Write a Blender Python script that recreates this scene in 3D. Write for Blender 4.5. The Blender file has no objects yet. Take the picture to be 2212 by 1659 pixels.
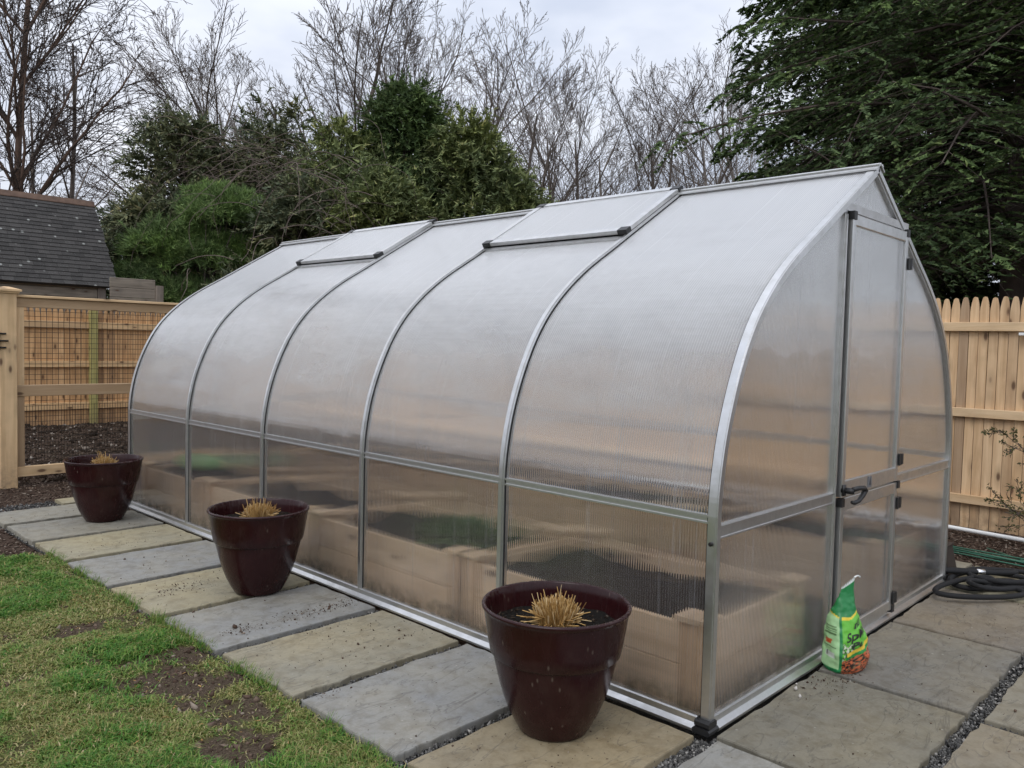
import bpy, bmesh, math, random
import numpy as np
from mathutils import Vector, Matrix, noise as mnoise

random.seed(7)
SC = bpy.context.scene
COL = SC.collection
R = math.radians

# ------------------------------------------------------------------ camera
CAM = np.array([-2.6211, -1.4747, 1.4088])
YAW, PITCH, ROLL, FPX = 0.8088, -0.0491, 0.0239, 1746.67
_d = np.array([math.sin(YAW)*math.cos(PITCH), math.cos(YAW)*math.cos(PITCH), math.sin(PITCH)])
_r = np.array([math.cos(YAW), -math.sin(YAW), 0.0])
_u = np.cross(_r, _d)
_r2 = math.cos(ROLL)*_r + math.sin(ROLL)*_u
_u2 = -math.sin(ROLL)*_r + math.cos(ROLL)*_u
cam_data = bpy.data.cameras.new('camera')
cam = bpy.data.objects.new('camera', cam_data)
COL.objects.link(cam)
cam.matrix_world = Matrix(((_r2[0], _u2[0], -_d[0], CAM[0]), (_r2[1], _u2[1], -_d[1], CAM[1]),
                           (_r2[2], _u2[2], -_d[2], CAM[2]), (0, 0, 0, 1)))
cam_data.sensor_fit = 'HORIZONTAL'
cam_data.sensor_width = 36.0
cam_data.lens = FPX/2212*36.0
cam_data.clip_end = 2000
cam_data.clip_start = 0.05
SC.camera = cam

# ------------------------------------------------------------------ world: overcast sky
SUN_EL, SUN_AZ = R(52), R(250)
world = bpy.data.worlds.new('World')
SC.world = world
world.use_nodes = True
wn, wl = world.node_tree.nodes, world.node_tree.links
wn.clear()
wo = wn.new('ShaderNodeOutputWorld')
bg = wn.new('ShaderNodeBackground'); bg.inputs[1].default_value = 0.1
sky = wn.new('ShaderNodeTexSky'); sky.sky_type = 'NISHITA'; sky.sun_disc = False
sky.sun_elevation = SUN_EL; sky.sun_rotation = SUN_AZ
tc = wn.new('ShaderNodeTexCoord')
sep = wn.new('ShaderNodeSeparateXYZ'); wl.new(tc.outputs['Generated'], sep.inputs[0])
# standard overcast luminance (1 + 2 sin h) / 3
mx = wn.new('ShaderNodeMath'); mx.operation = 'MAXIMUM'; mx.inputs[1].default_value = 0.0; wl.new(sep.outputs[2], mx.inputs[0])
ml = wn.new('ShaderNodeMath'); ml.operation = 'MULTIPLY_ADD'; ml.inputs[1].default_value = 0.44; ml.inputs[2].default_value = 0.54
wl.new(mx.outputs[0], ml.inputs[0])
# cloud layer: direction projected on a flat ceiling
den = wn.new('ShaderNodeMath'); den.operation = 'ADD'; den.inputs[1].default_value = 0.12; wl.new(mx.outputs[0], den.inputs[0])
vd = wn.new('ShaderNodeVectorMath'); vd.operation = 'DIVIDE'; wl.new(tc.outputs['Generated'], vd.inputs[0]); wl.new(den.outputs[0], vd.inputs[1])
nz = wn.new('ShaderNodeTexNoise'); nz.inputs['Scale'].default_value = 1.1; nz.inputs['Detail'].default_value = 5; nz.inputs['Roughness'].default_value = 0.55
wl.new(vd.outputs[0], nz.inputs['Vector'])
cr = wn.new('ShaderNodeValToRGB'); wl.new(nz.outputs['Fac'], cr.inputs[0])
cr.color_ramp.elements[0].position = 0.33; cr.color_ramp.elements[0].color = (0.94, 1.03, 1.23, 1)
cr.color_ramp.elements[1].position = 0.66; cr.color_ramp.elements[1].color = (1.56, 1.60, 1.72, 1)
cm = wn.new('ShaderNodeVectorMath'); cm.operation = 'SCALE'; wl.new(cr.outputs[0], cm.inputs[0]); wl.new(ml.outputs[0], cm.inputs['Scale'])
cs = wn.new('ShaderNodeVectorMath'); cs.operation = 'SCALE'; cs.inputs['Scale'].default_value = 10.0; wl.new(cm.outputs[0], cs.inputs[0])
mix = wn.new('ShaderNodeMix'); mix.data_type = 'RGBA'; mix.inputs[0].default_value = 0.93
wl.new(sky.outputs[0], mix.inputs[6]); wl.new(cs.outputs[0], mix.inputs[7])
wl.new(mix.outputs[2], bg.inputs[0]); wl.new(bg.outputs[0], wo.inputs[0])

sun_data = bpy.data.lights.new('sun', 'SUN')
sun_data.energy = 1.0; sun_data.angle = R(30); sun_data.color = (1.0, 0.97, 0.93)
sun = bpy.data.objects.new('sun', sun_data); COL.objects.link(sun)
_sd = Vector((math.sin(SUN_AZ)*math.cos(SUN_EL), math.cos(SUN_AZ)*math.cos(SUN_EL), math.sin(SUN_EL)))
sun.rotation_euler = _sd.to_track_quat('Z', 'Y').to_euler()

SC.view_settings.view_transform = 'Standard'
SC.view_settings.look = 'None'
SC.view_settings.exposure = 0.12
SC.view_settings.gamma = 1.0
SC.view_settings.use_curve_mapping = False
SC.render.engine = 'CYCLES'
cy = SC.cycles
cy.max_bounces = 14; cy.diffuse_bounces = 4; cy.glossy_bounces = 4; cy.transmission_bounces = 14; cy.transparent_max_bounces = 16
cy.use_denoising = True
cy.sample_clamp_indirect = 6.0
try:
    cy.denoiser = 'OPENIMAGEDENOISE'
except Exception:
    pass

# ------------------------------------------------------------------ materials
class NT:
    def __init__(s, name):
        s.m = bpy.data.materials.new(name); s.m.use_nodes = True
        s.t = s.m.node_tree; s.n = s.t.nodes; s.l = s.t.links
        s.b = s.n['Principled BSDF']
    def new(s, t, **kw):
        x = s.n.new('ShaderNode'+t)
        for k, v in kw.items(): setattr(x, k, v)
        return x
    def link(s, a, b): s.l.new(a, b)
    def setb(s, **kw):
        for k, v in kw.items(): s.b.inputs[k.replace('_', ' ')].default_value = v
        return s
    def coord(s, out='Object', scale=(1, 1, 1), rnd=0.0):
        c = s.new('TexCoord'); o = c.outputs[out]
        if rnd:
            oi = s.new('ObjectInfo'); k = s.new('Math', operation='MULTIPLY'); k.inputs[1].default_value = rnd
            s.link(oi.outputs['Random'], k.inputs[0])
            a = s.new('VectorMath', operation='ADD'); s.link(o, a.inputs[0]); s.link(k.outputs[0], a.inputs[1]); o = a.outputs[0]
        mp = s.new('Mapping'); mp.inputs['Scale'].default_value = scale; s.link(o, mp.inputs['Vector'])
        return mp.outputs[0]
    def noise(s, vec, scale, detail=4, rough=0.55, dist=0.0):
        x = s.new('TexNoise'); x.inputs['Scale'].default_value = scale; x.inputs['Detail'].default_value = detail
        x.inputs['Roughness'].default_value = rough; x.inputs['Distortion'].default_value = dist
        if vec is not None: s.link(vec, x.inputs['Vector'])
        return x.outputs['Fac']
    def vor(s, vec, scale, feature='F1', rnd=1.0):
        x = s.new('TexVoronoi', feature=feature); x.inputs['Scale'].default_value = scale
        if 'Randomness' in x.inputs: x.inputs['Randomness'].default_value = rnd
        if vec is not None: s.link(vec, x.inputs['Vector'])
        return x
    def ramp(s, fac, stops, interp='LINEAR'):
        x = s.new('ValToRGB'); e = x.color_ramp.elements; x.color_ramp.interpolation = interp
        while len(e) < len(stops): e.new(0.5)
        for i, (p, c) in enumerate(stops):
            e[i].position = p; e[i].color = (*c, 1) if len(c) == 3 else c
        s.link(fac, x.inputs[0]); return x.outputs[0]
    def mixc(s, fac, a, b, mode='MIX'):
        x = s.new('Mix', data_type='RGBA', blend_type=mode)
        for i, v in ((0, fac), (6, a), (7, b)):
            if isinstance(v, (int, float)): x.inputs[i].default_value = v
            elif isinstance(v, tuple): x.inputs[i].default_value = (*v, 1) if len(v) == 3 else v
            else: s.link(v, x.inputs[i])
        return x.outputs[2]
    def math(s, op, a, b=0.0, c=None):
        x = s.new('Math', operation=op)
        for i, v in enumerate((a, b) if c is None else (a, b, c)):
            if isinstance(v, (int, float)): x.inputs[i].default_value = v
            else: s.link(v, x.inputs[i])
        return x.outputs[0]
    def col(s, c): s.link(c, s.b.inputs['Base Color'])
    def rough(s, c): s.link(c, s.b.inputs['Roughness'])
    def bump(s, h, strength=0.5, dist=0.01):
        x = s.new('Bump'); x.inputs['Strength'].default_value = strength; x.inputs['Distance'].default_value = dist
        s.link(h, x.inputs['Height']); s.link(x.outputs[0], s.b.inputs['Normal'])

def g3(v, t=(1, 1, 1)): return (v*t[0], v*t[1], v*t[2])

def wood(name, light, dark, axis, rnd=37.0, knots=True, grey=0.0, rough=0.75):
    t = NT(name); sc = [22, 22, 22]; sc[axis] = 1.3
    v = t.coord('Object', tuple(sc), rnd)
    g = t.noise(v, 1.0, 6, 0.6, 0.6)
    c = t.ramp(g, [(0.3, dark), (0.5, tuple((a+b)/2 for a, b in zip(light, dark))), (0.72, light)])
    oi = t.new('ObjectInfo')
    tint = t.ramp(oi.outputs['Random'], [(0.0, (0.80, 0.74, 0.68)), (0.25, (1.0, 0.97, 0.92)), (0.6, (0.93, 0.86, 0.76)), (0.88, (1.10, 1.07, 1.02)), (0.94, (0.66, 0.62, 0.60)), (1.0, (0.60, 0.57, 0.56))])
    c = t.mixc(1.0, c, tint, 'MULTIPLY')
    v2 = t.coord('Object', (3, 3, 3), rnd)
    stain = t.noise(v2, 1.2, 3)
    c = t.mixc(t.ramp(stain, [(0.5, g3(0)), (0.75, g3(0.35))]), c, tuple(x*0.62 for x in dark))
    if knots:
        ks = [9, 9, 9]; ks[axis] = 3.6
        vv = t.vor(t.coord('Object', tuple(ks), rnd), 1.0)
        kk = t.ramp(vv.outputs['Distance'], [(0.09, g3(0.85)), (0.17, g3(0.0))])
        c = t.mixc(t.ramp(vv.outputs['Distance'], [(0.15, g3(0.55)), (0.42, g3(0))]), c, tuple(x*0.72 for x in dark))
        c = t.mixc(kk, c, (0.09, 0.04, 0.018))
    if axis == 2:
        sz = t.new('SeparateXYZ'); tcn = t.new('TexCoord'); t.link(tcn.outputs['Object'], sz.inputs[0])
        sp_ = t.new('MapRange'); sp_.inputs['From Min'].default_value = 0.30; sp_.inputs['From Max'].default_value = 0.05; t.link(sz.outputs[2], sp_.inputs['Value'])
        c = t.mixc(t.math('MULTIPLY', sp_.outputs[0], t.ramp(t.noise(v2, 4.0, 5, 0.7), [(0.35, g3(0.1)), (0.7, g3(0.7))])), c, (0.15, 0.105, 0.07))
    t.col(c); t.setb(Roughness=rough)
    t.bump(g, 0.35, 0.004)
    return t.m

M = {}
def simple(name, col, rough=0.5, metal=0.0, var=0.0, bump=0.0, scale=30, coat=0.0):
    t = NT(name); t.setb(Roughness=rough, Metallic=metal)
    t.b.inputs['Base Color'].default_value = (*col, 1)
    if coat: t.b.inputs['Coat Weight'].default_value = coat; t.b.inputs['Coat Roughness'].default_value = 0.08
    if var or bump:
        n = t.noise(t.coord('Object', (1, 1, 1), 11.0), scale, 5)
        if var:
            t.col(t.mixc(n, tuple(c*(1-var) for c in col), tuple(min(1, c*(1+var)) for c in col)))
        if bump: t.bump(n, bump, 0.004)
    M[name] = t.m
    return t.m

def alu(name, base, rough):
    t = NT(name); t.setb(Metallic=1.0)
    n = t.noise(t.coord('Object', (6, 6, 6)), 3.0, 6, 0.65)
    t.col(t.ramp(n, [(0.3, g3(base*0.82, (1, 1, .98))), (0.7, g3(base, (1, 1, 1)))]))
    t.rough(t.ramp(n, [(0.3, g3(rough*1.25)), (0.7, g3(rough*0.85))]))
    M[name] = t.m
alu('aluminium', 0.69, 0.34)
alu('aluminium_weathered', 0.62, 0.48)

def polycarb(name, axis, milky=0.28, slope=0.075, web=0.22, fog_refl=None, coat=0.0):
    # fluted twin-wall sheet: ridged along one axis, clear with a thin milky scatter
    t = NT(name)
    c = t.new('TexCoord'); sp = t.new('SeparateXYZ'); t.link(c.outputs['Object'], sp.inputs[0])
    geo = t.new('NewGeometry')
    wob = t.noise(t.coord('Object', (1.2, 1.2, 1.2)), 2.0, 2)
    ph = t.math('MULTIPLY_ADD', sp.outputs[axis], 2*math.pi/0.0115, t.math('MULTIPLY', wob, 4.0))
    sl = t.math('MULTIPLY', t.math('COSINE', ph), slope)
    # faint waviness along the flutes
    w2 = t.new('TexNoise'); w2.inputs['Scale'].default_value = 5.0; w2.inputs['Detail'].default_value = 2
    t.link(t.coord('Object', (1, 1, 1)), w2.inputs['Vector'])
    dv = t.new('VectorMath', operation='SUBTRACT'); t.link(w2.outputs['Color'], dv.inputs[0]); dv.inputs[1].default_value = (0.5, 0.5, 0.5)
    ds = t.new('VectorMath', operation='SCALE'); ds.inputs['Scale'].default_value = 0.05; t.link(dv.outputs[0], ds.inputs[0])
    cb = t.new('CombineXYZ'); t.link(sl, cb.inputs[axis])
    ad = t.new('VectorMath', operation='ADD'); t.link(geo.outputs['Normal'], ad.inputs[0]); t.link(cb.outputs[0], ad.inputs[1])
    ad2 = t.new('VectorMath', operation='ADD'); t.link(ad.outputs[0], ad2.inputs[0]); t.link(ds.outputs[0], ad2.inputs[1])
    nm = t.new('VectorMath', operation='NORMALIZE'); t.link(ad2.outputs[0], nm.inputs[0])
    t.link(nm.outputs[0], t.b.inputs['Normal'])
    t.setb(Roughness=0.022, IOR=1.47, Transmission_Weight=1.0)
    t.b.inputs['Base Color'].default_value = (0.99, 0.99, 0.987, 1)
    if coat:
        t.b.inputs['Coat Weight'].default_value = coat; t.b.inputs['Coat Roughness'].default_value = 0.06; t.link(nm.outputs[0], t.b.inputs['Coat Normal'])
    # milky scatter (limescale film and the inner webs)
    dif = t.new('BsdfDiffuse'); dif.inputs[0].default_value = (0.91, 0.92, 0.93, 1)
    trl = t.new('BsdfTranslucent'); trl.inputs[0].default_value = (0.91, 0.92, 0.93, 1)
    mk = t.new('MixShader'); mk.inputs[0].default_value = 0.60; t.link(dif.outputs[0], mk.inputs[1]); t.link(trl.outputs[0], mk.inputs[2])
    st = list((3, 3, 3)); st = [9, 9, 9]; st[1-axis] = 0.9; st[2] = 0.9
    dirt = t.noise(t.coord('Object', tuple(st)), 1.0, 6, 0.6)
    wv = t.new('MapRange'); wv.interpolation_type = 'SMOOTHSTEP'; wv.inputs['From Min'].default_value = 0.55; wv.inputs['From Max'].default_value = 1.0; wv.inputs['To Max'].default_value = web
    t.link(t.math('SINE', ph), wv.inputs['Value'])
    if fog_refl:   # condensation film, thicker towards the ridge; its bands paint in cloud and tree reflections
        mr = t.new('MapRange'); mr.interpolation_type = 'SMOOTHSTEP'; mr.inputs['From Min'].default_value = fog_refl[0]; mr.inputs['From Max'].default_value = fog_refl[1]; mr.inputs['To Max'].default_value = fog_refl[2]
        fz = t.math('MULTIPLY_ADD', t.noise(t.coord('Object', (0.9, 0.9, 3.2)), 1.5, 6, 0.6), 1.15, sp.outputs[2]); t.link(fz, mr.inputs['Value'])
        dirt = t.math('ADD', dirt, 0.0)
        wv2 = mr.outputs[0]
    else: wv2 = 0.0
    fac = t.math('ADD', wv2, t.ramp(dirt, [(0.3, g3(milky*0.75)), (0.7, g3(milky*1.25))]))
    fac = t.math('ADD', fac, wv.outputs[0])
    # dried water streaks running down the flutes
    ss = [70.0, 70.0, 70.0]; ss[1-axis] = 0.8; ss[2] = 0.55
    fac = t.math('ADD', fac, t.ramp(t.noise(t.coord('Object', tuple(ss)), 1.0, 3, 0.5), [(0.61, g3(0)), (0.72, g3(0.12))]))
    ms = t.new('MixShader'); t.link(fac, ms.inputs[0]); t.link(t.b.outputs[0], ms.inputs[1]); t.link(mk.outputs[0], ms.inputs[2])
    gd = t.new('BsdfDiffuse'); gd.inputs[0].default_value = (0.10, 0.085, 0.055, 1)
    gm = t.new('MapRange'); gm.inputs['From Min'].default_value = 0.14; gm.inputs['From Max'].default_value = 0.045; gm.inputs['To Max'].default_value = 1.0; t.link(sp.outputs[2], gm.inputs['Value'])
    gf = t.math('MULTIPLY', gm.outputs[0], t.ramp(t.noise(t.coord('Object', (14, 14, 14)), 1.0, 6, 0.7), [(0.40, g3(0)), (0.75, g3(0.75))]))
    m2 = t.new('MixShader'); t.link(gf, m2.inputs[0]); t.link(ms.outputs[0], m2.inputs[1]); t.link(gd.outputs[0], m2.inputs[2])
    t.link(m2.outputs[0], t.n['Material Output'].inputs[0])
    M[name] = t.m
polycarb('polycarbonate_side', 1, 0.012, web=0.12)
polycarb('polycarbonate_gable', 0, 0.03, slope=0.07, web=0.11, fog_refl=(1.5, 2.4, 0.18))
polycarb('polycarbonate_roof', 1, 0.05, fog_refl=(1.50, 2.55, 0.60), coat=0.9)

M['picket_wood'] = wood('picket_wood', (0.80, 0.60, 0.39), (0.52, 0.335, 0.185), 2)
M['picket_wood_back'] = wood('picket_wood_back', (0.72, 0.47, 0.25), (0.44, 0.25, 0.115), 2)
M['rail_wood_y'] = wood('rail_wood_y', (0.78, 0.60, 0.40), (0.60, 0.42, 0.24), 1)
M['rail_wood_x'] = wood('rail_wood_x', (0.72, 0.52, 0.30), (0.54, 0.35, 0.18), 0)
M['frame_wood_x'] = wood('frame_wood_x', (0.76, 0.57, 0.36), (0.58, 0.40, 0.22), 0)
M['frame_wood_z'] = wood('frame_wood_z', (0.74, 0.55, 0.34), (0.56, 0.39, 0.22), 2)
M['treated_wood'] = wood('treated_wood', (0.42, 0.40, 0.16), (0.30, 0.27, 0.10), 2)
M['cedar_y'] = wood('cedar_y', (0.78, 0.60, 0.43), (0.60, 0.43, 0.28), 1)
M['cedar_x'] = wood('cedar_x', (0.78, 0.60, 0.43), (0.60, 0.43, 0.28), 0)
M['cedar_z'] = wood('cedar_z', (0.72, 0.52, 0.35), (0.54, 0.36, 0.22), 2)
M['grey_wood'] = wood('grey_wood', (0.36, 0.32, 0.275), (0.20, 0.175, 0.145), 0)
M['grey_wood_z'] = wood('grey_wood_z', (0.38, 0.34, 0.30), (0.23, 0.20, 0.17), 2)
simple('black_plastic', (0.012, 0.012, 0.013), 0.45)
simple('black_rubber', (0.008, 0.008, 0.009), 0.8, bump=0.3, scale=300)
simple('dark_metal', (0.02, 0.018, 0.017), 0.5, 0.6)
simple('hinge_pin', (0.8, 0.8, 0.8), 0.3, 1.0)
simple('white_plastic', (0.78, 0.78, 0.76), 0.4)
simple('wire', (0.035, 0.028, 0.022), 0.6, 0.4)
simple('stake_green', (0.05, 0.16, 0.105), 0.45, var=0.3)
simple('dark_board', (0.035, 0.024, 0.018), 0.7, var=0.3, bump=0.3)
simple('sticker', (0.16, 0.165, 0.18), 0.4)
simple('sticker_mark', (0.045, 0.047, 0.055), 0.5)
simple('straw_soil_stone', (0.55, 0.52, 0.48), 0.8, var=0.25)
simple('leaf_litter', (0.30, 0.19, 0.10), 0.8, var=0.4)
simple('green_film', (0.15, 0.33, 0.10), 0.4, var=0.2)

def soilmat(name, cols, scale=60, bump=1.0):
    t = NT(name); v = t.coord('Object')
    n = t.noise(v, scale, 8, 0.7); n2 = t.noise(v, scale*0.06, 4)
    c = t.ramp(n, [(0.3, cols[0]), (0.52, cols[1]), (0.72, cols[2])])
    c = t.mixc(t.ramp(n2, [(0.35, g3(0)), (0.7, g3(0.5))]), c, cols[0])
    t.col(c); t.setb(Roughness=0.95); t.b.inputs['Specular IOR Level'].default_value = 0.15
    t.bump(n, bump, 0.02); M[name] = t.m
soilmat('mulch', ((0.035, 0.022, 0.015), (0.075, 0.05, 0.036), (0.15, 0.11, 0.08)), 45)
soilmat('garden_soil', ((0.022, 0.015, 0.010), (0.045, 0.030, 0.021), (0.10, 0.072, 0.052)), 40)
soilmat('potting_soil', ((0.008, 0.007, 0.006), (0.02, 0.017, 0.014), (0.06, 0.05, 0.04)), 120)
soilmat('gravel_bed', ((0.03, 0.029, 0.028), (0.07, 0.068, 0.064), (0.16, 0.155, 0.15)), 110)

def island(name, stops, rough=0.7, spec=0.3, trans=0.0, attr=None, patch=None):
    t = NT(name); geo = t.new('NewGeometry')
    c = t.ramp(geo.outputs['Random Per Island'], stops)
    if patch:
        n = t.noise(t.coord('Object'), patch[0], 3)
        c = t.mixc(t.ramp(n, [(0.38, g3(0)), (0.68, g3(1))]), c, t.mixc(1.0, c, patch[1], 'MULTIPLY'))
    if attr:
        a = t.new('Attribute'); a.attribute_name = attr[0]
        c2 = t.ramp(geo.outputs['Random Per Island'], attr[1])
        c = t.mixc(a.outputs['Fac'], c, c2)
    t.col(c); t.setb(Roughness=rough); t.b.inputs['Specular IOR Level'].default_value = spec
    if trans:
        tr = t.new('BsdfTranslucent'); t.link(c, tr.inputs[0])
        ms = t.new('MixShader'); ms.inputs[0].default_value = trans
        t.link(t.b.outputs[0], ms.inputs[1]); t.link(tr.outputs[0], ms.inputs[2]); t.link(ms.outputs[0], t.n['Material Output'].inputs[0])
    M[name] = t.m
island('gravel_chip', [(0, (0.03, 0.03, 0.03)), (0.5, (0.08, 0.078, 0.074)), (0.85, (0.17, 0.165, 0.155)), (1, (0.40, 0.38, 0.35))], 0.85)
island('bark_chip', [(0, (0.035, 0.02, 0.013)), (0.5, (0.085, 0.052, 0.036)), (0.85, (0.16, 0.115, 0.085)), (1, (0.30, 0.25, 0.20))], 0.9)
island('soil_clod', [(0, (0.02, 0.014, 0.01)), (0.6, (0.05, 0.034, 0.024)), (0.93, (0.10, 0.075, 0.055)), (1, (0.32, 0.28, 0.24))], 0.95, 0.1)
island('dry_straw', [(0, (0.26, 0.14, 0.045)), (0.4, (0.44, 0.26, 0.085)), (0.75, (0.56, 0.37, 0.15)), (1, (0.72, 0.57, 0.34))], 0.55, 0.3)
island('grass_blade', [(0, (0.050, 0.150, 0.022)), (0.45, (0.085, 0.22, 0.03)), (0.8, (0.15, 0.28, 0.042)), (1, (0.27, 0.34, 0.08))], 0.55, 0.3, 0.25,
       attr=('tone', [(0, (0.16, 0.15, 0.04)), (0.4, (0.27, 0.23, 0.075)), (0.75, (0.38, 0.30, 0.13)), (1, (0.52, 0.42, 0.24))]))
island('hemlock_leaf', [(0, (0.0420, 0.0658, 0.0330)), (0.5, (0.0868, 0.1288, 0.0594)), (0.9, (0.1400, 0.1988, 0.0871)), (1, (0.1890, 0.2310, 0.1056))], 0.75, 0.12, 0.15, patch=(0.8, (1.12, 1.15, 0.85)))
island('yew_leaf', [(0, (0.0812, 0.1055, 0.0540)), (0.5, (0.1585, 0.1993, 0.0966)), (0.9, (0.2512, 0.2971, 0.1391)), (1, (0.3188, 0.3258, 0.1642))], 0.8, 0.12, 0.12, patch=(0.6, (1.3, 1.2, 0.85)))
island('yew_leaf_dark', [(0, (0.0620, 0.0813, 0.0538)), (0.5, (0.1242, 0.1521, 0.0953)), (0.9, (0.2028, 0.2293, 0.1366)), (1, (0.2587, 0.2397, 0.1448))], 0.8, 0.12, 0.1, patch=(0.7, (1.4, 1.2, 0.95)))
island('pine_needle', [(0, (0.0806, 0.1248, 0.0576)), (0.5, (0.1536, 0.2262, 0.0960)), (0.9, (0.2400, 0.3198, 0.1382)), (1, (0.3264, 0.3666, 0.1728))], 0.75, 0.12, 0.12, patch=(1.1, (1.15, 1.25, 0.8)))
island('shrub_leaf', [(0, (0.05, 0.07, 0.02)), (1, (0.14, 0.12, 0.05))], 0.6, 0.3, 0.2)

def bark(name, a, b, scale=6):
    t = NT(name); v = t.coord('Object', (1, 1, 0.35)); n = t.noise(v, scale, 6, 0.65)
    t.col(t.ramp(n, [(0.3, a), (0.7, b)])); t.setb(Roughness=0.9); t.bump(n, 0.6, 0.03); M[name] = t.m
bark('bark_grey', (0.075, 0.060, 0.050), (0.17, 0.140, 0.118))
bark('bark_pale', (0.12, 0.105, 0.09), (0.25, 0.22, 0.195))
bark('bark_brown', (0.045, 0.033, 0.027), (0.11, 0.082, 0.068))
bark('bark_red', (0.07, 0.042, 0.03), (0.16, 0.10, 0.07))
bark('vine', (0.10, 0.075, 0.062), (0.20, 0.155, 0.13))

def slabmat():
    t = NT('bluestone'); v = t.coord('Object', (1, 1, 1), 41.0)
    oi = t.new('ObjectInfo')
    n1 = t.noise(v, 2.2, 5, 0.6); n2 = t.noise(v, 16, 6, 0.65, 0.4); n3 = t.noise(v, 90, 4, 0.7)
    c = t.mixc(t.ramp(n1, [(0.3, g3(0)), (0.7, g3(1))]), oi.outputs['Color'], t.mixc(1.0, oi.outputs['Color'], (1.28, 1.18, 0.98), 'MULTIPLY'))
    c = t.mixc(t.ramp(n2, [(0.36, g3(0.6)), (0.56, g3(0))]), c, t.mixc(1.0, c, (0.62, 0.57, 0.49), 'MULTIPLY'))
    c = t.mixc(t.ramp(n3, [(0.35, g3(0.5)), (0.6, g3(0))]), c, t.mixc(1.0, c, (0.78, 0.78, 0.78), 'MULTIPLY'))
    vo = t.vor(v, 28); c = t.mixc(t.ramp(vo.outputs['Distance'], [(0.05, g3(0.75)), (0.11, g3(0))]), c, (0.05, 0.042, 0.034))
    vo2 = t.vor(v, 11); c = t.mixc(t.ramp(vo2.outputs['Distance'], [(0.03, g3(0.6)), (0.07, g3(0))]), c, (0.42, 0.40, 0.36))
    # cleft ledges of split stone
    lv = t.coord('Object', (1.6, 5.5, 1), 41.0); led = t.noise(lv, 1.4, 4, 0.55, 0.8)
    line = t.ramp(led, [(0.485, g3(0)), (0.497, g3(0.45)), (0.505, g3(0))])
    c = t.mixc(line, c, (0.06, 0.055, 0.05))
    t.col(c); t.rough(t.ramp(n2, [(0.3, g3(0.62)), (0.7, g3(0.85))]))
    h = t.math('ADD', t.math('MULTIPLY', t.ramp(led, [(0.47, g3(0)), (0.51, g3(1))]), 0.6), t.math('MULTIPLY_ADD', n2, 0.7, t.math('MULTIPLY', n3, 0.35)))
    t.bump(h, 0.32, 0.005); M['bluestone'] = t.m
slabmat()

def potmat():
    t = NT('burgundy_resin'); v = t.coord('Object')
    n = t.noise(v, 7, 5, 0.6); n2 = t.noise(t.coord('Object', (40, 40, 2.5)), 1.0, 4)
    t.col(t.mixc(t.ramp(n, [(0.4, g3(0)), (0.7, g3(1))]), (0.021, 0.0042, 0.005), (0.030, 0.0075, 0.0078)))
    dv = t.vor(t.coord('Object', (1, 1, 0.35), 13.0), 42.0); sepc = t.new('SeparateColor'); t.link(dv.outputs['Color'], sepc.inputs[0])
    pcol = t.b.inputs['Base Color'].links[0].from_socket
    spl = t.math('MULTIPLY', t.ramp(dv.outputs['Distance'], [(0.08, g3(0.5)), (0.20, g3(0))]), t.math('GREATER_THAN', sepc.outputs[0], 0.72))
    dust = t.math('MULTIPLY', t.ramp(t.noise(t.coord('Object', (1, 1, 1), 17.0), 9, 6, 0.7), [(0.50, g3(0)), (0.80, g3(1))]), 0.10)
    t.col(t.mixc(t.math('MAXIMUM', spl, dust), pcol, (0.16, 0.125, 0.10)))
    t.rough(t.ramp(n2, [(0.35, g3(0.20)), (0.7, g3(0.33))]))
    t.b.inputs['IOR'].default_value = 1.36
    M['burgundy_resin'] = t.m
potmat()

def shinglemat():
    t = NT('roof_shingle'); v = t.coord('Object', (1, 1, 1), 23.0); oi = t.new('ObjectInfo')
    n = t.noise(v, 160, 4, 0.7)
    c = t.ramp(n, [(0.35, (0.026, 0.0245, 0.0235)), (0.6, (0.056, 0.052, 0.049)), (0.8, (0.12, 0.115, 0.108))])
    tint = t.ramp(oi.outputs['Random'], [(0, g3(0.7)), (1, g3(1.3))]); c = t.mixc(1.0, c, tint, 'MULTIPLY')
    w = t.coord('Object', (1, 1, 1), 0); vo = t.vor(t.coord('Object', (1, 1, 1), 0.0), 6.5)
    sx_ = t.new('SeparateColor'); t.link(vo.outputs['Color'], sx_.inputs[0])
    c = t.mixc(t.math('MULTIPLY', t.ramp(vo.outputs['Distance'], [(0.10, g3(0.9)), (0.19, g3(0))]), t.math('GREATER_THAN', sx_.outputs[0], 0.55)), c, (0.30, 0.31, 0.29))
    vs_ = t.vor(t.coord('Object', (1, 1, 1), 0.0), 30.0); c = t.mixc(t.ramp(vs_.outputs['Distance'], [(0.10, g3(0.6)), (0.22, g3(0))]), c, (0.16, 0.165, 0.16))
    t.col(c); t.setb(Roughness=0.9); t.bump(n, 0.5, 0.004); M['roof_shingle'] = t.m
shinglemat()

def lawnmat():
    t = NT('lawn_soil'); v = t.coord('Object')
    a = t.new('Attribute'); a.attribute_name = 'soil'
    n = t.noise(v, 30, 7, 0.7); n2 = t.noise(v, 120, 4, 0.7)
    soil = t.ramp(n2, [(0.3, (0.045, 0.032, 0.022)), (0.55, (0.10, 0.074, 0.052)), (0.75, (0.20, 0.155, 0.11))])
    turf = t.ramp(n, [(0.3, (0.055, 0.078, 0.017)), (0.5, (0.12, 0.14, 0.032)), (0.7, (0.24, 0.21, 0.07))])
    t.col(t.mixc(a.outputs['Fac'], turf, soil)); t.setb(Roughness=0.95)
    t.b.inputs['Specular IOR Level'].default_value = 0.1
    t.bump(n2, 0.9, 0.015); M['lawn_soil'] = t.m
lawnmat()

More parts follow.
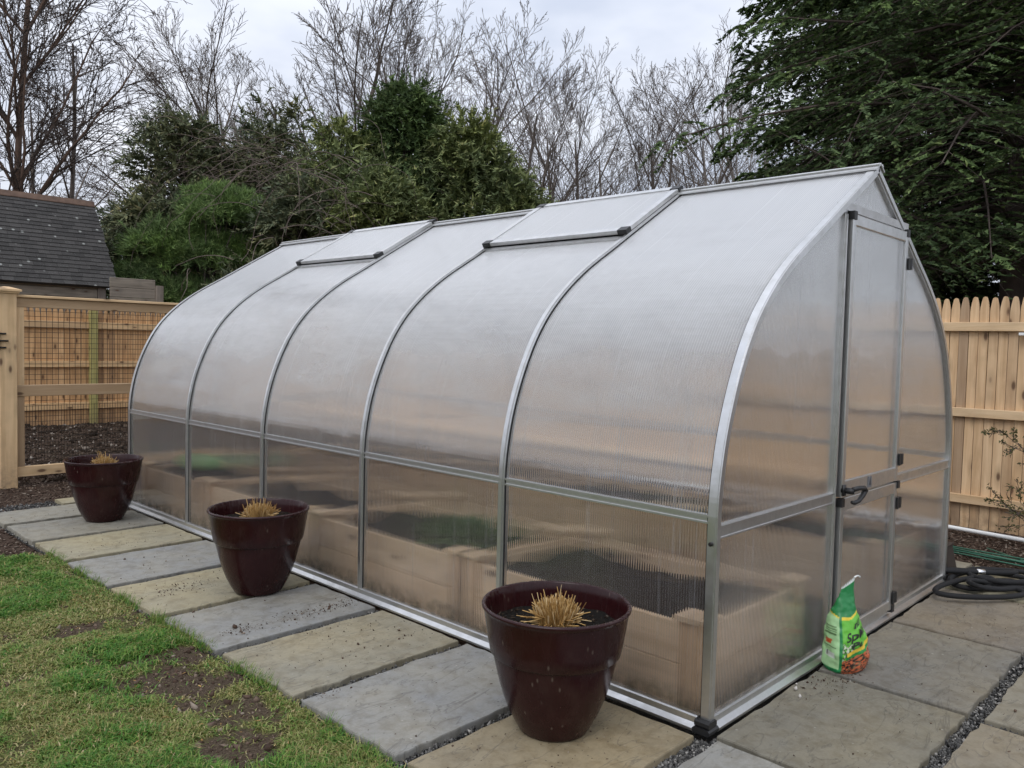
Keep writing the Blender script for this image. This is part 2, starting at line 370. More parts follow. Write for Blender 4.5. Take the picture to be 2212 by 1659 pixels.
def vcol(name, attr, rough):
    t = NT(name); a = t.new('Attribute'); a.attribute_name = attr; t.col(a.outputs['Color']); t.setb(Roughness=rough)
    n = t.noise(t.coord('Object'), 26, 3); t.bump(n, 0.25, 0.01); M[name] = t.m
vcol('bag_print', 'print', 0.38)
simple('ink', (0.012, 0.014, 0.010), 0.45)

# ------------------------------------------------------------------ helpers
def tag(o, label=None, cat=None, group=None, kind=None):
    if label: o['label'] = label
    if cat: o['category'] = cat
    if group: o['group'] = group
    if kind: o['kind'] = kind
    return o

def empty(name, loc, label=None, cat=None, group=None):
    o = bpy.data.objects.new(name, None); COL.objects.link(o); o.location = loc; o.empty_display_size = 0.1
    return tag(o, label, cat, group)

def root_loc(p):
    v = Vector((0, 0, 0))
    while p is not None:
        v = v + p.location; p = p.parent
    return v

def link_mesh(name, me, mat, parent=None):
    if mat and not me.materials: me.materials.append(M[mat] if isinstance(mat, str) else mat)
    o = bpy.data.objects.new(name, me); COL.objects.link(o)
    if parent is not None: o.parent = parent
    return o

class MB:
    def __init__(s): s.v = []; s.f = []
    def add(s, vs, fs):
        b = len(s.v); s.v += [tuple(x) for x in vs]; s.f += [tuple(i+b for i in f) for f in fs]; return s
    def box(s, x0, x1, y0, y1, z0, z1, fn=None):
        vs = [(x, y, z) for z in (z0, z1) for y in (y0, y1) for x in (x0, x1)]
        if fn: vs = [fn(*q) for q in vs]
        return s.add(vs, [(0, 2, 3, 1), (4, 5, 7, 6), (0, 1, 5, 4), (2, 6, 7, 3), (0, 4, 6, 2), (1, 3, 7, 5)])
    def bbox(s, x0, x1, y0, y1, z0, z1, c=0.004):
        # box with chamfered edges along its longest direction
        d = [x1-x0, y1-y0, z1-z0]; a = d.index(max(d)); o = [i for i in range(3) if i != a]
        lo, hi = (x0, y0, z0), (x1, y1, z1)
        p0, p1, q0, q1 = lo[o[0]], hi[o[0]], lo[o[1]], hi[o[1]]
        sec = [(p0+c, q0), (p1-c, q0), (p1, q0+c), (p1, q1-c), (p1-c, q1), (p0+c, q1), (p0, q1-c), (p0, q0+c)]
        vs = []
        for t in (lo[a], hi[a]):
            for (p, q) in sec:
                w = [0, 0, 0]; w[a] = t; w[o[0]] = p; w[o[1]] = q; vs.append(w)
        fs = [(i, (i+1) % 8, 8+(i+1) % 8, 8+i) for i in range(8)] + [tuple(range(7, -1, -1)), tuple(range(8, 16))]
        return s.add(vs, fs)
    def extrude(s, poly, d):
        # poly: list of 3d points, d: extrusion vector
        n = len(poly); d = Vector(d); a = [Vector(q) for q in poly]
        return s.add(a+[q+d for q in a], [tuple(range(n-1, -1, -1)), tuple(range(n, 2*n))]+[(i, (i+1) % n, n+(i+1) % n, n+i) for i in range(n)])
    def tube(s, path, r, n=8, cap=True):
        P = [Vector(q) for q in path]; m = len(P); rr = r if isinstance(r, (list, tuple)) else [r]*m
        up = None; vs = []
        for i in range(m):
            t = (P[min(i+1, m-1)]-P[max(i-1, 0)]).normalized()
            if up is None: up = t.orthogonal().normalized()
            up = (up-t*up.dot(t)).normalized(); bi = t.cross(up)
            for k in range(n):
                a = 2*math.pi*k/n; vs.append(P[i]+(up*math.cos(a)+bi*math.sin(a))*rr[i])
        fs = [(i*n+k, i*n+(k+1) % n, (i+1)*n+(k+1) % n, (i+1)*n+k) for i in range(m-1) for k in range(n)]
        if cap: fs += [tuple(range(n-1, -1, -1)), tuple((m-1)*n+k for k in range(n))]
        return s.add(vs, fs)
    def lathe(s, prof, n=64, c=(0, 0, 0), close=True):
        vs = [(c[0]+r*math.cos(2*math.pi*k/n), c[1]+r*math.sin(2*math.pi*k/n), c[2]+z) for r, z in prof for k in range(n)]
        m = len(prof)
        fs = [(i*n+k, i*n+(k+1) % n, (i+1)*n+(k+1) % n, (i+1)*n+k) for i in range(m-1) for k in range(n)]
        if close: fs += [tuple(range(n-1, -1, -1)), tuple((m-1)*n+k for k in range(n))]
        return s.add(vs, fs)
    def build(s, name, mat, parent=None, smooth=False, world=True):
        off = root_loc(parent) if (parent is not None and world) else Vector((0, 0, 0))
        me = bpy.data.meshes.new(name)
        me.from_pydata([tuple(Vector(q)-off) for q in s.v], [], s.f)
        bm = bmesh.new(); bm.from_mesh(me); bmesh.ops.recalc_face_normals(bm, faces=bm.faces); bm.to_mesh(me); bm.free()
        if smooth: me.polygons.foreach_set('use_smooth', [True]*len(me.polygons))
        me.update()
        return link_mesh(name, me, mat, parent)

def np_mesh(name, V, F, mat, parent=None, smooth=False, attrs=None):
    V = np.asarray(V, np.float32).reshape(-1, 3); F = np.asarray(F, np.int32); k = F.shape[1]
    me = bpy.data.meshes.new(name)
    me.vertices.add(len(V)); me.vertices.foreach_set('co', V.ravel())
    me.loops.add(F.size); me.loops.foreach_set('vertex_index', F.ravel())
    me.polygons.add(len(F)); me.polygons.foreach_set('loop_start', np.arange(0, F.size, k, dtype=np.int32))
    me.polygons.foreach_set('loop_total', np.full(len(F), k, np.int32))
    if smooth: me.polygons.foreach_set('use_smooth', np.ones(len(F), bool))
    me.update(calc_edges=True)
    for an, (typ, data) in (attrs or {}).items():
        a = me.attributes.new(an, typ, 'POINT')
        a.data.foreach_set('value' if typ == 'FLOAT' else 'color', np.asarray(data, np.float32).ravel())
    return link_mesh(name, me, mat, parent)

def nrm(a): return a/np.maximum(np.linalg.norm(a, axis=-1, keepdims=True), 1e-9)

def prisms(P0, P1, R0, R1, n=3):
    P0 = np.asarray(P0, float); P1 = np.asarray(P1, float); R0 = np.asarray(R0, float); R1 = np.asarray(R1, float)
    t = nrm(P1-P0); ref = np.where(np.abs(t[:, 2:3]) > 0.9, np.array([[1., 0, 0]]), np.array([[0, 0, 1.]]))
    u = nrm(np.cross(t, ref)); w = np.cross(t, u)
    V = np.zeros((len(P0), 2, n, 3))
    for k in range(n):
        a = 2*math.pi*k/n; d = u*math.cos(a)+w*math.sin(a)
        V[:, 0, k] = P0+d*R0[:, None]; V[:, 1, k] = P1+d*R1[:, None]
    base = (np.arange(len(P0))*2*n)[:, None, None]
    k = np.arange(n); q = np.stack([k, (k+1) % n, n+(k+1) % n, n+k], -1)[None]
    return V.reshape(-1, 3), (base+q).reshape(-1, 4)

def diamonds(P, D, N, L, Wd, bend=0.0):
    # flat pointed leaflets, one triangle each
    D = nrm(D); S = nrm(np.cross(D, N)); N2 = np.cross(S, D)
    L = np.asarray(L)[:, None]; Wd = np.asarray(Wd)[:, None]
    V = np.stack([P+S*Wd*0.62, P+D*L-N2*L*bend, P-S*Wd*0.62], 1)
    F = np.arange(len(P)*3).reshape(-1, 3)
    return V.reshape(-1, 3), F

_oct_v = np.array([[1, 0, 0], [-1, 0, 0], [0, 1, 0], [0, -1, 0], [0, 0, 1], [0, 0, -1]], float)
_oct_f = np.array([[0, 2, 4], [2, 1, 4], [1, 3, 4], [3, 0, 4], [2, 0, 5], [1, 2, 5], [3, 1, 5], [0, 3, 5]])
def chips(C, S, rng, flat=0.5):
    n = len(C); q = rng.normal(size=(n, 4)); q[:, 1:3] *= flat; q = nrm(q); w, x, y, z = q.T
    Rm = np.stack([np.stack([1-2*(y*y+z*z), 2*(x*y-z*w), 2*(x*z+y*w)], -1), np.stack([2*(x*y+z*w), 1-2*(x*x+z*z), 2*(y*z-x*w)], -1), np.stack([2*(x*z-y*w), 2*(y*z+x*w), 1-2*(x*x+y*y)], -1)], 1)
    loc = _oct_v[None]*S[:, None, :]*(1+0.35*rng.normal(size=(n, 6, 3)))
    V = np.einsum('nij,nkj->nki', Rm, loc)+C[:, None, :]
    F = (np.arange(n)*6)[:, None, None]+_oct_f[None]
    return V.reshape(-1, 3), F.reshape(-1, 3)

_rl = np.random.default_rng(5); _lat = _rl.random((64, 64))
def vnoise(x, y, f):
    x = x*f; y = y*f; xi = np.floor(x).astype(int); yi = np.floor(y).astype(int); fx = x-xi; fy = y-yi
    fx = fx*fx*(3-2*fx); fy = fy*fy*(3-2*fy); a = lambda i, j: _lat[(xi+i) % 64, (yi+j) % 64]
    return (a(0, 0)*(1-fx)+a(1, 0)*fx)*(1-fy)+(a(0, 1)*(1-fx)+a(1, 1)*fx)*fy
def fbm(x, y, f, o=4):
    s = 0; am = 0.5
    for i in range(o): s = s+am*vnoise(x+i*7.3, y-i*3.1, f*2**i); am *= 0.5
    return s/(1-0.5**o)

def copy_tree(o, parent=None):
    c = o.copy(); COL.objects.link(c); c.parent = parent
    for ch in list(o.children): copy_tree(ch, c)
    return c

# ------------------------------------------------------------------ ground, pavement, lawn
W, H, SEC = 2.832, 2.296, 1.07
LEN = 5*SEC

def axis_coords(lo, hi, step, far):
    a = np.arange(lo, hi+1e-6, step); g = np.array([0.3, 1, 2.5, 6, 15, 40, 110, 300, far])
    return np.concatenate([lo-g[::-1], a, hi+g])
def sheet(name, xs, ys, zf, mat, attrs=None, **kw):
    X, Y = np.meshgrid(xs, ys, indexing='ij'); Z = zf(X, Y); n, m = X.shape
    i = np.arange(n*m).reshape(n, m)
    F = np.stack([i[:-1, :-1], i[1:, :-1], i[1:, 1:], i[:-1, 1:]], -1).reshape(-1, 4)
    at = {k: (t, f(X, Y).ravel()) for k, (t, f) in (attrs or {}).items()}
    return np_mesh(name, np.stack([X, Y, Z], -1), F, mat, smooth=True, attrs=at, **kw)

def gz(X, Y):
    near = (X > -8) & (X < 9) & (Y > -6) & (Y < 16)
    z = -0.058+0.022*fbm(X, Y, 3.0)+0.012*fbm(X+9, Y, 14.0, 2)
    bed = np.clip((Y-7.2)/0.25, 0, 1)*np.clip((12.4-Y)/0.2, 0, 1)*0.03          # dug garden bed beyond the mesh fence
    bed2 = np.clip((X-3.55)/0.15, 0, 1)*np.clip((Y+8)/1, 0, 1)*np.clip((8-Y)/1, 0, 1)*0.025
    z = z+bed*(0.6+1.2*fbm(X, Y, 7.0, 3))+bed2
    return np.where(near, z, -0.06)
ground = sheet('ground', axis_coords(-4.0, 6.0, 0.06, 900), axis_coords(-2.0, 13.0, 0.06, 900), gz, 'mulch')
tag(ground, 'dark brown mulched ground of the yard', 'ground', kind='structure')

slabs = []   # x0,x1,y0,y1,colour
BLUE, TAN, GREY, OLIVE = (0.232, 0.238, 0.240), (0.285, 0.265, 0.195), (0.235, 0.230, 0.205), (0.255, 0.238, 0.185)
yj = [0.0, 0.615, 1.265, 1.917, 2.55, 3.22, 3.92, 4.56, 5.21, 5.86]
cols = [TAN, BLUE, OLIVE, BLUE, TAN, BLUE, TAN, GREY, GREY]
for k in range(9): slabs.append((-0.93, -0.045, yj[k]+0.03, yj[k+1]-0.032, cols[k]))
slabs[0] = (-0.93, -0.06, 0.012, 0.58, (0.25, 0.215, 0.15))
slabs[8] = (-0.93, -0.045, 5.25, 5.72, GREY)
slabs += [(-0.36, -0.02, 5.80, 6.02, TAN), (-0.93, -0.035, -0.66, -0.07, BLUE), (-0.93, -0.035, -1.32, -0.72, OLIVE)]
PAT = (0.205, 0.188, 0.152)
for x0, x1, c in ((0.005, 0.87, (0.182, 0.174, 0.146)), (0.905, 1.80, (0.190, 0.181, 0.158)), (1.84, 2.70, (0.198, 0.178, 0.150)), (2.74, 3.42, (0.25, 0.235, 0.17))):
    slabs.append((x0, x1, -0.64, -0.045, c))
for x0, x1, c in ((0.0, 0.84, (0.225, 0.20, 0.155)), (0.90, 1.74, (0.215, 0.205, 0.175)), (1.78, 2.62, PAT), (2.66, 3.4, PAT)):
    slabs.append((x0, x1, -1.32, -0.70, c))
slabs.append((2.90, 3.46, -0.015, 0.58, (0.23, 0.215, 0.175)))

pav = MB()
pav.add([(-0.945, -1.6, -0.036), (-0.02, -1.6, -0.036), (-0.02, 6.1, -0.036), (-0.945, 6.1, -0.036)], [(0, 1, 2, 3)])
pav.add([(-0.02, -1.6, -0.036), (3.5, -1.6, -0.036), (3.5, 0.6, -0.036), (-0.02, 0.6, -0.036)], [(0, 1, 2, 3)])
pavement = pav.build('pavement', 'gravel_bed')
tag(pavement, 'gravel bed under the bluestone paving round the greenhouse', 'paving', kind='structure')
rng = np.random.default_rng(11)
for (x0, x1, y0, y1, c) in slabs:
    cxx, cyy = (x0+x1)/2, (y0+y1)/2; pts = []
    corners = [(x0, y0), (x1, y0), (x1, y1), (x0, y1)]
    for i in range(4):
        a, b = corners[i], corners[(i+1) % 4]; L_ = math.hypot(b[0]-a[0], b[1]-a[1]); n = max(5, int(L_/0.055))
        ph = rng.random()*20
        for k in range(n):
            f = k/n; jit = 0.0035*rng.normal()+0.007*(mnoise.noise(Vector((f*5*L_+ph, ph, 0))))
            if k == 0: jit = 0.0
            nx, ny = (b[1]-a[1])/L_, -(b[0]-a[0])/L_
            pts.append((a[0]+(b[0]-a[0])*f+nx*jit-cxx, a[1]+(b[1]-a[1])*f+ny*jit-cyy))
    n = len(pts); tz = 0.002*rng.normal()
    vs, fs = [], []
    for (s, z) in ((1, -0.045), (1.0, tz-0.005), (0.9945, tz)):
        vs += [(px*s, py*s, z) for px, py in pts]
    fs = [(j*n+i, j*n+(i+1) % n, (j+1)*n+(i+1) % n, (j+1)*n+i) for j in range(2) for i in range(n)]+[tuple(range(2*n, 3*n))]
    me = bpy.data.meshes.new('paving_slab'); me.from_pydata(vs, [], fs); me.update()
    o = link_mesh('paving_slab', me, 'bluestone', pavement); o.location = (cxx, cyy, 0); o.color = (*c, 1)

SL = np.array([s[:4] for s in slabs])
def in_slab(x, y, m=0.0):
    r = np.zeros(len(x), bool)
    for a, b, c, d in SL: r |= (x > a+m) & (x < b-m) & (y > c+m) & (y < d-m)
    return r
def in_house(x, y): return (x > -0.03) & (x < W+0.03) & (y > -0.03)
# crushed stone in the joints
X = np.concatenate([rng.uniform(-0.945, 3.48, 420000), rng.uniform(-0.945, 0.02, 260000)]); Y = np.concatenate([rng.uniform(-1.5, 0.02, 420000), rng.uniform(-0.1, 6.1, 260000)])
k = ~in_slab(X, Y, 0.003) & ~in_house(X, Y) & ((X < 0) | (Y < 0)); X, Y = X[k], Y[k]
dcam = np.hypot(X-CAM[0], Y-CAM[1]); k = rng.random(len(X)) < np.clip(2.6/dcam, 0.1, 1)**1.4*0.42; X, Y = X[k], Y[k]
S = rng.uniform(0.0035, 0.0085, (len(X), 1))*rng.uniform(0.6, 1.35, (len(X), 3))
V, F = chips(np.stack([X, Y, -0.034+rng.uniform(0, 0.012, len(X))], -1), S, rng, 1.0)
tag(np_mesh('gravel', V, F, 'gravel_chip'), 'dark crushed stone filling the joints between the slabs', 'gravel', kind='stuff')

# bark mulch round the path end and along the right fence
X = np.concatenate([rng.uniform(-2.2, 0.3, 9000), rng.uniform(3.4, 4.75, 9000)]); Y = np.concatenate([rng.uniform(4.3, 7.6, 9000), rng.uniform(-1.2, 2.2, 9000)])
k = ~in_slab(X, Y, -0.005) & ~((X > -0.05) & (X < W) & (Y < LEN+.05)); X, Y = X[k], Y[k]
S = np.stack([rng.uniform(0.008, 0.028, len(X)), rng.uniform(0.004, 0.009, len(X)), rng.uniform(0.002, 0.005, len(X))], -1)
V, F = chips(np.stack([X, Y, gz(X, Y)+0.006], -1), S, rng, 0.25)
tag(np_mesh('bark_mulch', V, F, 'bark_chip'), 'brown shredded bark mulch spread over the bare ground', 'mulch', kind='stuff')
X = rng.uniform(-1.0, 4.5, 15000); Y = 7.15+rng.random(15000)**1.3*5.0
k = ~((X > 0) & (X < W) & (Y < LEN)); X, Y = X[k], Y[k]
S = rng.lognormal(-4.3, 0.45, (len(X), 1))*rng.uniform(0.6, 1.3, (len(X), 3))
V, F = chips(np.stack([X, Y, gz(X, Y)+0.004], -1), S, rng, 1.0)
tag(np_mesh('soil_clods', V, F, 'soil_clod'), 'loose dark soil clods of the dug bed behind the wire mesh', 'soil', kind='stuff')
# crumbs of soil on the slabs
def crumbs(cx, cy, sx, sy, n): return np.stack([rng.normal(cx, sx, n), rng.normal(cy, sy, n)], -1)
C = np.concatenate([np.stack([rng.uniform(-0.9, -0.06, 500), rng.uniform(0, 5.6, 500)], -1), np.stack([rng.uniform(0, 3.3, 420), rng.uniform(-1.3, -0.06, 420)], -1),
                    crumbs(-0.72, 2.10, 0.05, 0.03, 160), crumbs(-0.35, 2.08, 0.16, 0.04, 260), crumbs(-0.62, 2.95, 0.10, 0.06, 200), crumbs(-0.12, 2.12, 0.08, .04, 120), crumbs(0.82, -0.14, 0.10, 0.05, 220),
                    crumbs(-0.83, 1.22, 0.04, 0.03, 60), crumbs(-0.55, 4.15, 0.12, 0.05, 90), crumbs(-0.35, 1.6, .25, .15, 160), crumbs(-0.6, .25, .2, .12, 120), crumbs(-.5, 5.4, .15, .05, 80)])
C = C[in_slab(C[:, 0], C[:, 1], 0.004)]
S = rng.lognormal(-5.9, 0.5, (len(C), 1))*rng.uniform(0.5, 1.6, (len(C), 3)); S[:, 2] *= 0.6
C = C[rng.random(len(C)) < 0.75]; S = S[:len(C)]*0.8
V, F = chips(np.concatenate([C, np.full((len(C), 1), 0.002)], 1), S, rng, 0.4)
tag(np_mesh('soil_crumbs', V, F, 'bark_chip'), 'scattered soil crumbs lying on the slabs', 'soil', kind='stuff')

# lawn with bare patches
PATCH = [(-1.15, 1.72, 0.30, 0.46), (-1.20, 1.07, 0.10, 0.20), (-1.02, 2.05, 0.16, 0.22), (-1.33, 2.32, 0.17, 0.13), (-1.25, 2.72, 0.16, 0.13), (-1.30, 1.05, 0.08, 0.22), (-1.0, 4.30, 0.16, 0.15), (-1.05, 1.35, 0.09, 0.25)]
def soilmask(X, Y):
    s = np.zeros_like(X)
    for px, py, a, b in PATCH: s = np.maximum(s, np.clip(1.35-1.1*np.sqrt(((X-px)/a)**2+((Y-py)/b)**2)+2.6*(fbm(X, Y, 9, 4)-0.5), 0, 1))
    s = np.maximum(s, np.clip((X+0.985)/0.05, 0, 1)*np.clip(1.6*fbm(X, Y, 5, 3)-0.35, 0, 1))
    return np.clip(s+np.clip((fbm(X, Y, 4.0, 4)-0.62)*5, 0, 0.7), 0, 1)
def lz(X, Y):
    e = np.clip((4.38+0.05*np.sin(X*9)+0.12*(fbm(X, Y, 3)-0.5)-Y)/0.10, 0, 1)*np.clip((-0.915-X)/0.02, 0, 1)
    return -0.07+e*0.045+e*(0.028*(fbm(X, Y, 4.5, 4)-0.5)+0.012*(fbm(X+3, Y, 22, 2)-0.5))-0.006*soilmask(X, Y)*e
xs = np.concatenate([np.array([-60, -30, -15, -9, -6, -4.5, -3.6]), np.arange(-3.0, -0.90, 0.028)])
ys = np.concatenate([np.array([-60, -30, -12, -6, -3, -1.5, -0.8]), np.arange(-0.4, 4.6, 0.03)])
lawn = sheet('lawn', xs, ys, lz, 'lawn_soil', attrs={'soil': ('FLOAT', soilmask)})
tag(lawn, 'patchy spring lawn with bare soil spots', 'lawn', kind='structure')
def blades(n, x0, x1, y0, y1, hmin, hmax, seed, outer=False):
    r = np.random.default_rng(seed)
    X = r.uniform(x0, x1, n); Y = r.uniform(y0, y1, n); kk = (X > -2.55+0.27*Y) & (Y > 0.15-0.25*(X+1.2)); kk = ~kk if outer else kk; X, Y = X[kk], Y[kk]; n = len(X)
    sm = soilmask(X, Y); edge = (X < -0.932) & (Y < 4.33+0.12*(fbm(X, Y, 3)-0.5))
    k = edge & (r.random(n) > np.clip(sm*1.25-0.25*r.random(n), 0, 0.975)) & (r.random(n) < 0.35+1.1*fbm(X, Y, 11, 3)); X, Y = X[k], Y[k]; n = len(X)
    clump = fbm(X, Y, 6.5, 3); lush = np.clip((fbm(X+4, Y+2, 2.6, 3)-0.47)*6, 0, 1)
    L_ = (hmin+(hmax-hmin)*r.random(n))*(0.55+0.9*clump)*(0.75+0.6*lush)
    az = r.uniform(0, 2*np.pi, n)+2*fbm(X, Y, 3.0, 2); lean = r.uniform(0.5, 1.45, n)-0.35*lush
    D = np.stack([np.cos(az)*np.sin(lean), np.sin(az)*np.sin(lean), np.cos(lean)], -1)
    curl = np.stack([np.cos(az+r.normal(0, .9, n)), np.sin(az+r.normal(0, .9, n)), -0.25*np.ones(n)], -1)
    P = np.stack([X, Y, lz(X, Y)-0.002], -1); S = np.stack([-np.sin(az), np.cos(az), np.zeros(n)], -1)
    wd = r.uniform(0.0011, 0.0024, n)[:, None]*(1+0.25*(np.hypot(X-CAM[0], Y-CAM[1])[:, None]-2.2).clip(0))
    mid = P+D*L_[:, None]*0.55; tip = P+nrm(D+curl*0.9)*L_[:, None]; tip[:, 2] = np.maximum(tip[:, 2], P[:, 2]+0.004)
    V = np.stack([P-S*wd, P+S*wd, mid+S*wd*0.8, mid-S*wd*0.8, tip], 1)
    F = (np.arange(n)*5)[:, None, None]+np.array([[0, 1, 2], [0, 2, 3], [3, 2, 4]])[None]
    dry = np.clip(1.12-lush*1.1-0.85*fbm(X-2, Y+5, 5, 3)+0.35*r.normal(size=n), 0, 1)
    dry = np.where(r.random(n) < 0.09, 1.0, dry*0.85)
    return V.reshape(-1, 3), F.reshape(-1, 3), np.repeat(dry, 5)
V, F, T = blades(330000, -2.75, -0.93, -0.5, 4.42, 0.018, 0.05, 3)
V2, F2, T2 = blades(60000, -3.6, -0.93, -0.7, 4.42, 0.022, 0.06, 4, True)
F = np.concatenate([F, F2+len(V)]); V = np.concatenate([V, V2]); T = np.concatenate([T, T2])
tag(np_mesh('grass', V, F, 'grass_blade', attrs={'tone': ('FLOAT', T)}), 'short patchy green and straw coloured lawn grass', 'grass', kind='stuff')
r = np.random.default_rng(77); n = 5500; Y = r.uniform(0.2, 4.3, n); X = -0.94+r.normal(0, 0.012, n)
k = r.random(n) < np.clip((fbm(X*0, Y, 6.0, 3)-0.42)*5, 0, 1); X, Y = X[k], Y[k]; n = len(X); az = r.normal(0, 1.1, n); el = r.uniform(0.2, 1.3, n)
V, F = diamonds(np.stack([X, Y, np.full(n, -0.02)], -1), np.stack([np.cos(az)*np.cos(el), np.sin(az)*np.cos(el), np.sin(el)], -1), r.normal(size=(n, 3)), r.uniform(0.025, 0.065, n), r.uniform(0.0022, 0.004, n), 0.3)
tag(np_mesh('edge_grass', V, F, 'grass_blade', attrs={'tone': ('FLOAT', np.repeat(np.clip(r.normal(0.2, 0.3, n), 0, 1), 3))}), 'ragged grass tufts creeping over the slab ends', 'grass', kind='stuff')
X = rng.uniform(-1.7, -0.93, 60000); Y = rng.uniform(0.5, 4.3, 60000); k = rng.random(60000) < (soilmask(X, Y)-0.35)*0.16; X, Y = X[k], Y[k]
S = rng.lognormal(-5.4, 0.55, (len(X), 1))*rng.uniform(0.6, 1.4, (len(X), 3))
V, F = chips(np.stack([X, Y, lz(X, Y)+0.001], -1), S, rng, 0.8)
tag(np_mesh('soil_clods', V, F, 'bark_chip'), 'small soil clods and grit on the bare lawn patches', 'soil', kind='stuff')
# dry litter on the lawn
X = rng.uniform(-2.2, -0.96, 420); Y = rng.uniform(0.2, 4.2, 420)
S = np.stack([rng.uniform(0.004, 0.014, 420), rng.uniform(0.001, 0.004, 420), rng.uniform(0.001, 0.002, 420)], -1)
V, F = chips(np.stack([X, Y, lz(X, Y)+0.012], -1), S, rng, 0.15)
tag(np_mesh('leaf_litter', V, F, 'dry_straw'), 'bits of dry leaves and straw strewn on the lawn', 'litter', kind='stuff')

# ------------------------------------------------------------------ greenhouse
ctrl = [(0, 0.0), (0, 0.80), (0.004, 0.88), (0.018, 0.98), (0.042, 1.09), (0.078, 1.20), (0.128, 1.32), (0.198, 1.45), (0.29, 1.57), (0.42, 1.69), (0.575, 1.80), (0.77, 1.912), (0.95, 2.02), (1.416, 2.296)]
pts = ctrl[1:-1]
for _ in range(2):
    q = [pts[0]]
    for a, b in zip(pts[:-1], pts[1:]): q += [(a[0]*.75+b[0]*.25, a[1]*.75+b[1]*.25), (a[0]*.25+b[0]*.75, a[1]*.25+b[1]*.75)]
    pts = q+[pts[-1]]
PROF = np.array([ctrl[0]]+pts+[ctrl[-1]])
def sub_profile(z0, z1):
    zz = PROF[:, 1]; inner = PROF[(zz > z0+1e-4) & (zz < z1-1e-4)]
    return np.concatenate([[[np.interp(z0, zz, PROF[:, 0]), z0]], inner, [[np.interp(z1, zz, PROF[:, 0]), z1]]])
def px(z): return float(np.interp(z, PROF[:, 1], PROF[:, 0]))
def pz(x): return float(np.interp(x, PROF[:, 0]+np.arange(len(PROF))*1e-9, PROF[:, 1]))
def sweep(mb, path, y0, y1, out, inn, mirror=False):
    path = np.asarray(path); t = np.gradient(path, axis=0); t /= np.linalg.norm(t, axis=1, keepdims=True)
    n = np.stack([-t[:, 1], t[:, 0]], -1)
    o = path+n*out; i = path-n*inn; m = len(path); vs = []
    for k in range(m):
        for (q, y) in ((o[k], y0), (o[k], y1), (i[k], y1), (i[k], y0)): vs.append(((W-q[0]) if mirror else q[0], y, q[1]))
    fs = []
    for k in range(m-1):
        for j in range(4): fs.append((k*4+j, k*4+(j+1) % 4, (k+1)*4+(j+1) % 4, (k+1)*4+j))
    fs += [(3, 2, 1, 0), tuple((m-1)*4+j for j in range(4))]
    if mirror: fs = [tuple(reversed(f)) for f in fs]
    mb.add(vs, fs)

gh = empty('greenhouse', (0, 0, 0), 'arched polycarbonate greenhouse with aluminium ribs and a split door', 'greenhouse')
full = sub_profile(0.03, H)
for k in range(6):
    y = k*SEC; end = k in (0, 5); mb = MB()
    y0, y1 = (y-0.016, y+0.017) if k == 0 else ((y-0.017, y+0.016) if k == 5 else (y-0.019, y+0.019))
    for mir in (False, True):
        sweep(mb, full, y0, y1, 0.007 if end else 0.009, 0.032 if end else 0.026, mir)
        if end:   # stepped channel lip on the gable face
            yy = (y0-0.006, y0) if k == 0 else (y1, y1+0.006)
            sweep(mb, full, yy[0], yy[1], 0.004, 0.020, mir)
        else:     # raised centre of the glazing bar
            sweep(mb, full, y-0.009, y+0.009, 0.015, -0.0095, mir)
    rib = mb.build('rib', 'aluminium', gh)
    for sg in (-1, 1):
        if (k == 0 and sg < 0) or (k == 5 and sg > 0): continue
        ye = (y1, y1+0.004) if sg > 0 else (y0-0.004, y0); mb = MB()
        for mir in (False, True): sweep(mb, sub_profile(0.055, H-0.02), ye[0], ye[1], 0.004, 0.0, mir)
        mb.build('gasket', 'black_rubber', rib)
VENTS = (1, 3); ZV = 1.99; XV = px(ZV)
for k in range(5):
    y0, y1 = k*SEC+0.017, (k+1)*SEC-0.017
    for mir in (False, True):
        mb = MB(); sweep(mb, sub_profile(0.045, 0.775), y0, y1, -0.004, 0.014, mir); mb.build('lower_panel', 'polycarbonate_side', gh)
        zt = ZV-0.01 if (k in VENTS and not mir) else H-0.012
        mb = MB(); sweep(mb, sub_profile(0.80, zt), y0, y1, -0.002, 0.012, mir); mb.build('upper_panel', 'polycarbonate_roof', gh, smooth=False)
        fx = (lambda x: W-x) if mir else (lambda x: x)
        mb = MB()
        for (a, b, c, d) in ((-0.003, 0.024, 0.772, 0.804), (-0.009, -0.003, 0.772, 0.779), (-0.009, -0.003, 0.795, 0.804)):
            xa, xb = sorted((fx(a), fx(b))); mb.box(xa, xb, y0, y1, c, d)
        mb.build('side_rail', 'aluminium', gh)
tx, tz = math.cos(math.atan2(H-ZV, 1.416-XV)), math.sin(math.atan2(H-ZV, 1.416-XV))
def roofpt(s, h): return (XV+tx*s-tz*h, ZV+tz*s+tx*h)     # s up the slope, h above it
SLOPE = math.hypot(1.416-XV, H-ZV)
def roofbox(mb, s0, s1, y0, y1, h0, h1):
    vs = []
    for h in (h0, h1):
        for (s, y) in ((s0, y0), (s1, y0), (s1, y1), (s0, y1)):
            q = roofpt(s, h); vs.append((q[0], y, q[1]))
    mb.add(vs, [(3, 2, 1, 0), (4, 5, 6, 7), (0, 1, 5, 4), (1, 2, 6, 5), (2, 3, 7, 6), (3, 0, 4, 7)])
